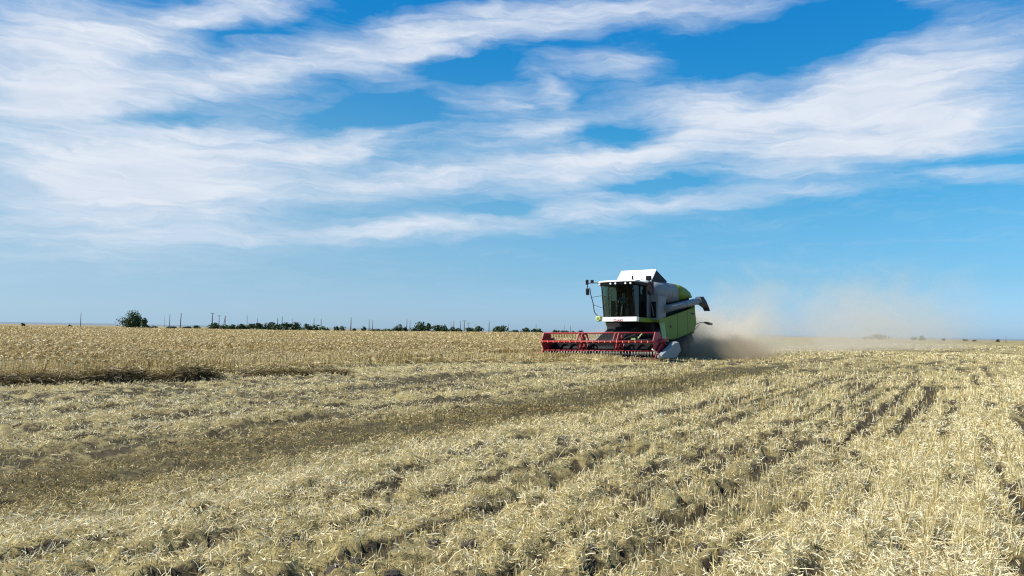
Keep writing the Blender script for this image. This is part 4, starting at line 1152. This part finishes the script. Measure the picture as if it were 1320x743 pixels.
PL = [(212.5, 407, .5, 0, 0, 0), (219, 405.5, 1.2, 0, 0, 0), (233, 403.5, 1.6, 0, .03, 0), (274, 403.5, 2.0, 1, 0, 0), (282.6, 407, 1.3, 1, 0, 0), (290.5, 407, 1.3, 0, 0, 1), (319, 407, .9, 0, -.02, 0),
      (332, 410, .9, 0, 0, 0), (358, 410, 1.6, 0, 0, 0), (363.5, 408, 1.4, 0, .02, 0), (377, 411, .8, 0, 0, 0), (405, 410, 1.1, 0, 0, 0), (414, 411, 1.4, 0, 0, 0), (452.5, 409.5, 1.7, 0, 0, 0),
      (476, 412, 1.3, 0, 0, 0), (480.5, 412.5, 1.3, 0, 0, 0), (524.5, 412, 1.4, 0, 0, 0), (528.5, 413.5, 1.2, 0, 0, 0), (581.5, 415.5, .7, 0, 0, 0), (585, 413.5, 1.2, 0, 0, 0), (593.5, 414, 1.4, 0, 0, 0), (598.5, 413.5, 1.6, 1, 0, 0),
      (604, 416.5, .9, 1, 0, 0), (613.5, 418, .8, 0, 0, 0), (630.5, 413.5, 1.5, 0, 0, 0), (655.5, 418, 1.1, 0, 0, 0), (691, 418, 1.2, 0, 0, 0)]
for k, (px, top, th, arms, lean, dbl) in enumerate(PL):
    ex = {3: 'thick dark pole with a short crossarm', 5: 'double braced pole', 13: 'dark single pole', 21: 'dark pole with a crossarm', 24: 'dark single pole'}.get(k, 'thin grey pole' if th < 1.2 else 'grey pole')
    pole(px, top, 0, th, '%s on the horizon, %s right of the lone tree' % (ex, ORD[k]), arms, lean, 430.0, dbl)
pole(727.3, 419.5, 0, .9, 'left one of two thin poles rising behind the reel')
pole(735.3, 420, 0, 1.3, 'right one of two thin poles rising behind the reel')
pole(1296.5, 433.5, 0, 1.0, 'thin pole alone on the right horizon')

# ------------------------------------------------------------------ low ridge beyond the fields
def build_hills():
    xs = np.linspace(-5200, 5200, 90); v = []; f = []
    for k, x in enumerate(xs):
        hgt = 9 + 13 * fbm(np.array([x / 900.0]), np.array([3.0]), 4, 15)[0] * (1.0 if x < -1200 else 0.45)
        for yy, zz in ((5200, -3), (5900, hgt), (6800, -3)):
            v.append((x, yy, zz))
    for k in range(len(xs) - 1):
        for j in range(2):
            f.append((k * 3 + j, k * 3 + j + 1, (k + 1) * 3 + j + 1, (k + 1) * 3 + j))
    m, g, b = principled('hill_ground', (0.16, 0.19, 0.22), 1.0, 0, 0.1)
    o = MB().add(v, f, True).build('hills', 'hill_ground'); tag(o, kind='structure')
build_hills()

# ------------------------------------------------------------------ old straw heaps along the crop edge
def straw_heap(label, pts, hw, hgt, n, t0, seed):
    rg = np.random.default_rng(seed)
    P = np.array(pts); seg = np.hypot(*np.diff(P, axis=0).T); cum = np.concatenate([[0], np.cumsum(seg)])
    t = rg.random(n) * cum[-1]; x = np.interp(t, cum, P[:, 0]); y = np.interp(t, cum, P[:, 1])
    ends = np.clip(np.minimum(t, cum[-1] - t) / 0.9, 0.12, 1) ** 0.7
    lum = 0.5 + 0.75 * sstep(0.3, 0.75, fbm(t * 1.3, t * 0 + seed, 3, seed))
    o_ = rg.normal(0, 0.42, n); o_ = np.clip(o_, -1, 1)
    prof = hgt * ends * lum * (1 - o_ ** 2)
    y = y + o_ * hw; x = x + rg.normal(0, 0.08, n)
    z = height(x, y) + prof * (0.25 + 0.75 * rg.random(n) ** 0.5)
    L = 0.16 + 0.22 * rg.random(n); an = rg.uniform(0, 6.283, n); ti = rg.normal(-0.1, 0.35, n)
    base = np.stack([x, y, z], 1); tip = base + np.stack([np.cos(an) * np.cos(ti) * L, np.sin(an) * np.cos(ti) * L, np.sin(ti) * L], 1)
    tip[:, 2] = np.maximum(tip[:, 2], height(x, y) + 0.02)
    st = Straw(); col = tone(np.clip(rg.normal(t0, 0.13, n), 0, 1)) * np.array([[0.62, 0.62, 0.66]])
    c0 = np.array([P[:, 0].mean(), P[:, 1].mean(), 0.0])
    st.add(base - c0, tip - c0, np.full(n, 0.011), col, taper=0.8)
    # packed core
    m = 40; tt = np.linspace(0, cum[-1], m); cx = np.interp(tt, cum, P[:, 0]); cy = np.interp(tt, cum, P[:, 1])
    e2 = np.clip(np.minimum(tt, cum[-1] - tt) / 0.9, 0.05, 1) ** 0.7 * (0.5 + 0.75 * sstep(0.3, 0.75, fbm(tt * 1.3, tt * 0 + seed, 3, seed))) * hgt * 0.8
    offs = np.linspace(-1, 1, 9)
    X = cx[:, None] + 0 * offs; Y = cy[:, None] + offs * hw * 0.9; Zc = e2[:, None] * (1 - offs ** 2) + height(X, Y) - 0.03 + 0.04 * (rg.random(X.shape) - 0.5) * (np.abs(offs) < 0.9)
    i, j = np.meshgrid(np.arange(m - 1), np.arange(8), indexing='ij')
    q = np.stack([i * 9 + j, (i + 1) * 9 + j, (i + 1) * 9 + j + 1, i * 9 + j + 1], -1).reshape(-1, 4)[:, ::-1]
    st.co.append(np.stack([X, Y, Zc], -1).reshape(-1, 3) - c0); st.q.append(q + st.n); st.c.append(np.tile(np.array([[0.06, 0.045, 0.026]]), (m * 9, 1))); st.n += m * 9
    ob = st.build('straw_heap'); ob.location = tuple(c0)
    tag(ob, label, 'straw heap', 'dark straw heaps along the wheat edge')
straw_heap('long dark windrow of old straw at the left edge of the photo', [(-13.5, 15.2), (-10.8, 16.2), (-9.4, 17.4), (-7.9, 18.8)], 0.40, 0.31, 5200, 0.18, 31)
straw_heap('short peaked dark straw heap right of the long windrow', [(-8.1, 18.6), (-7.6, 18.9), (-7.15, 19.3)], 0.38, 0.42, 1500, 0.2, 33)
straw_heap('broken dark straw heap in front of the wheat, third from left', [(-7.0, 20.9), (-6.3, 21.6), (-5.7, 22.1)], 0.45, 0.26, 1600, 0.3, 35)
straw_heap('small dark straw heap farthest right along the wheat edge', [(-5.6, 22.4), (-5.2, 22.9), (-4.8, 23.2)], 0.4, 0.24, 1000, 0.32, 37)

# ------------------------------------------------------------------ clods of earth
def clod(label, x, y, r, seed, flat=0.6):
    rg = np.random.default_rng(seed)
    bm = bmesh.new(); bmesh.ops.create_icosphere(bm, subdivisions=4, radius=1.0)
    off = rg.random(3) * 50
    for v in bm.verts:
        p = v.co.copy()
        n = fbm(np.array([p.x * 1.3 + off[0] + p.z]), np.array([p.y * 1.3 + off[1] - p.z * 0.7]), 4, seed)[0]
        n2 = fbm(np.array([p.x * 5 + off[0] - p.z * 3]), np.array([p.y * 5 + off[1] + p.z * 4]), 3, seed)[0]
        v.co = p * r * (0.55 + 0.75 * n + 0.28 * n2); v.co.z *= flat
    me = bpy.data.meshes.new('earth_clod'); bm.to_mesh(me); bm.free(); me.materials.append(MATS['dark_earth'])
    o = bpy.data.objects.new('earth_clod', me); COL.objects.link(o)
    o.location = (x, y, float(ground_z(np.array([x]), np.array([y]))[0]) + r * flat * 0.12)
    o.rotation_euler = (0, 0, rg.uniform(0, 6))
    tag(o, label, 'clod', 'dark clods of earth in the stubble')
CL = [('largest dark clod, alone in pale straw left of the middle', 370, 663, .085), ('dark clod at the bottom edge left of centre', 432, 737, .085), ('broad dark clod just right of the bottom-edge one', 462, 728, .09),
      ('dark clod at the bottom edge below the middle of the frame', 505, 738, .08), ('dark clod on the earth line above the bottom-edge clods', 560, 697, .08), ('low dark clod right of the middle, on the second earth line', 606, 705, .085),
      ('small dark clod on the right end of the second earth line', 618, 668, .05), ('dark clod left of the pale swath, lowest of its row', 760, 712, .085), ('round dark clod in the middle of the right earth row', 835, 669, .06),
      ('dark clod between standing stalks at the bottom right of centre', 905, 701, .07), ('flat dark clod right of the row, beside tall stubble', 940, 707, .075), ('small dark clod up the right earth row', 1003, 646, .06),
      ('small dark clod topmost in the right earth row', 1037, 618, .06), ('dark clod near the lower right corner', 1232, 733, .06)]
for k, (lab, px, py, r) in enumerate(CL):
    t, s = dir_px(px, py); y = -CAM_H / s
    clod(lab, t * y, y, r * 0.55, 300 + k)

# ------------------------------------------------------------------ dust behind the combine
def dust(name, label, u0, u1, v0, v1, z1, fn, col, aniso=0.2, step=1.0):
    hd = R(56)                                              # along the track, away from the machine
    m = bpy.data.materials.new(name); m.use_nodes = True; MATS[name] = m
    g = NT(m.node_tree); m.node_tree.nodes.remove(m.node_tree.nodes['Principled BSDF'])
    pv = g.new('ShaderNodeVolumePrincipled'); pv.inputs['Color'].default_value = (*col, 1); pv.inputs['Anisotropy'].default_value = aniso
    oc = g.new('ShaderNodeTexCoord').outputs['Object']
    sep = g.new('ShaderNodeSeparateXYZ'); g.put(sep.inputs[0], oc)
    r_ = fn(g, oc, *sep.outputs)
    if isinstance(r_, tuple):
        r_, cf = r_; g.put(pv.inputs['Color'], g.mix(cf, col, (0.58, 0.48, 0.33)))
    g.put(pv.inputs['Density'], r_)
    g.put(m.node_tree.nodes['Material Output'].inputs[1], pv.outputs[0])
    o = MB().box((u0, v0, 0.02), (u1, v1, z1)).build(name, name)
    o.location = (4.44, 38.66, 0); o.rotation_euler = (0, 0, hd)
    m.cycles.volume_step_rate = step if hasattr(m, 'cycles') and hasattr(m.cycles, 'volume_step_rate') else 1.0
    tag(o, label, 'dust', None, 'stuff')
    return o
# local x = metres behind the reel along the track, local y = to the left of travel (towards the right of the view is negative)
def plume(g, oc, x, y, z):
    t = g.math('DIVIDE', g.math('SUBTRACT', x, 8.5), 60.0)
    n = g.noise(g.mapping(oc, scale=(0.16, 0.22, 0.30)), 1.0, 5, 0.6, 0.6)
    n2 = g.noise(g.mapping(oc, scale=(0.6, 0.7, 0.9)), 1.0, 3, 0.6)
    top = g.math('MULTIPLY_ADD', g.math('POWER', g.math('MAXIMUM', t, 0.0), 0.5), 8.0, 1.3)
    top = g.math('MULTIPLY', top, g.math('MULTIPLY_ADD', g.ramp(n, 0.3, 0.75), 1.5, 0.35))
    vz = g.ramp(g.math('DIVIDE', z, top), 0.15, 1.0, 1.0, 0.0)
    half = g.math('MULTIPLY_ADD', t, 7.0, 2.0)
    yc = g.math('MULTIPLY', t, -3.0)
    vy = g.ramp(g.math('DIVIDE', g.math('ABSOLUTE', g.math('SUBTRACT', y, yc)), half), 0.3, 1.0, 1.0, 0.0)
    vx = g.math('MULTIPLY', g.ramp(x, 6.6, 10.0), g.ramp(x, 22.0, 120.0, 1.0, 0.0))
    amp = g.math('MULTIPLY_ADD', g.ramp(x, 8.0, 24.0, 1.0, 0.0), 1.2, 0.085)
    d = g.math('MULTIPLY', g.math('MULTIPLY', vz, vy), g.math('MULTIPLY', vx, amp))
    tex = g.math('MULTIPLY', g.ramp(n, 0.30, 0.66), g.math('MULTIPLY_ADD', n2, 0.9, 0.4))
    # rolling thick and low round the rear wheels
    lo = g.math('MULTIPLY', g.math('MULTIPLY', g.ramp(x, 5.0, 7.5), g.ramp(x, 9.5, 15.0, 1.0, 0.0)), g.ramp(g.math('DIVIDE', z, g.math('MULTIPLY_ADD', n2, 2.4, 0.1)), 0.2, 1.0, 1.0, 0.0))
    lo = g.math('MULTIPLY', lo, g.ramp(g.math('ABSOLUTE', g.math('ADD', y, 1.6)), 1.6, 4.2, 1.0, 0.0))
    den = g.math('MULTIPLY_ADD', d, tex, lo)
    return den, g.math('DIVIDE', lo, g.math('MAXIMUM', den, 0.0001), clamp=True)
dust('dust_cloud', 'tan dust cloud rolling out behind the combine', 5.0, 120.0, -12.0, 12.0, 11.0, plume, (0.88, 0.80, 0.66), 0.2, 0.4)
def small_dust(g, oc, x, y, z):
    n = g.noise(g.mapping(oc, scale=(0.7, 0.7, 0.9)), 1.0, 4, 0.6, 0.5)
    r = g.math('ADD', g.math('POWER', g.math('DIVIDE', g.math('SUBTRACT', x, 3.0), 2.4), 2.0), g.math('ADD', g.math('POWER', g.math('DIVIDE', g.math('SUBTRACT', y, 1.3), 1.5), 2.0), g.math('POWER', g.math('DIVIDE', g.math('SUBTRACT', z, 0.5), 1.35), 2.0)))
    return g.math('MULTIPLY', g.ramp(r, 0.1, 1.0, 0.9, 0.0), g.ramp(n, 0.3, 0.65))
dust('header_dust', 'grey dust drifting between the red reel and the cab', 0.4, 6.0, -0.4, 3.2, 2.1, small_dust, (0.80, 0.72, 0.60), 0.2, 0.5)
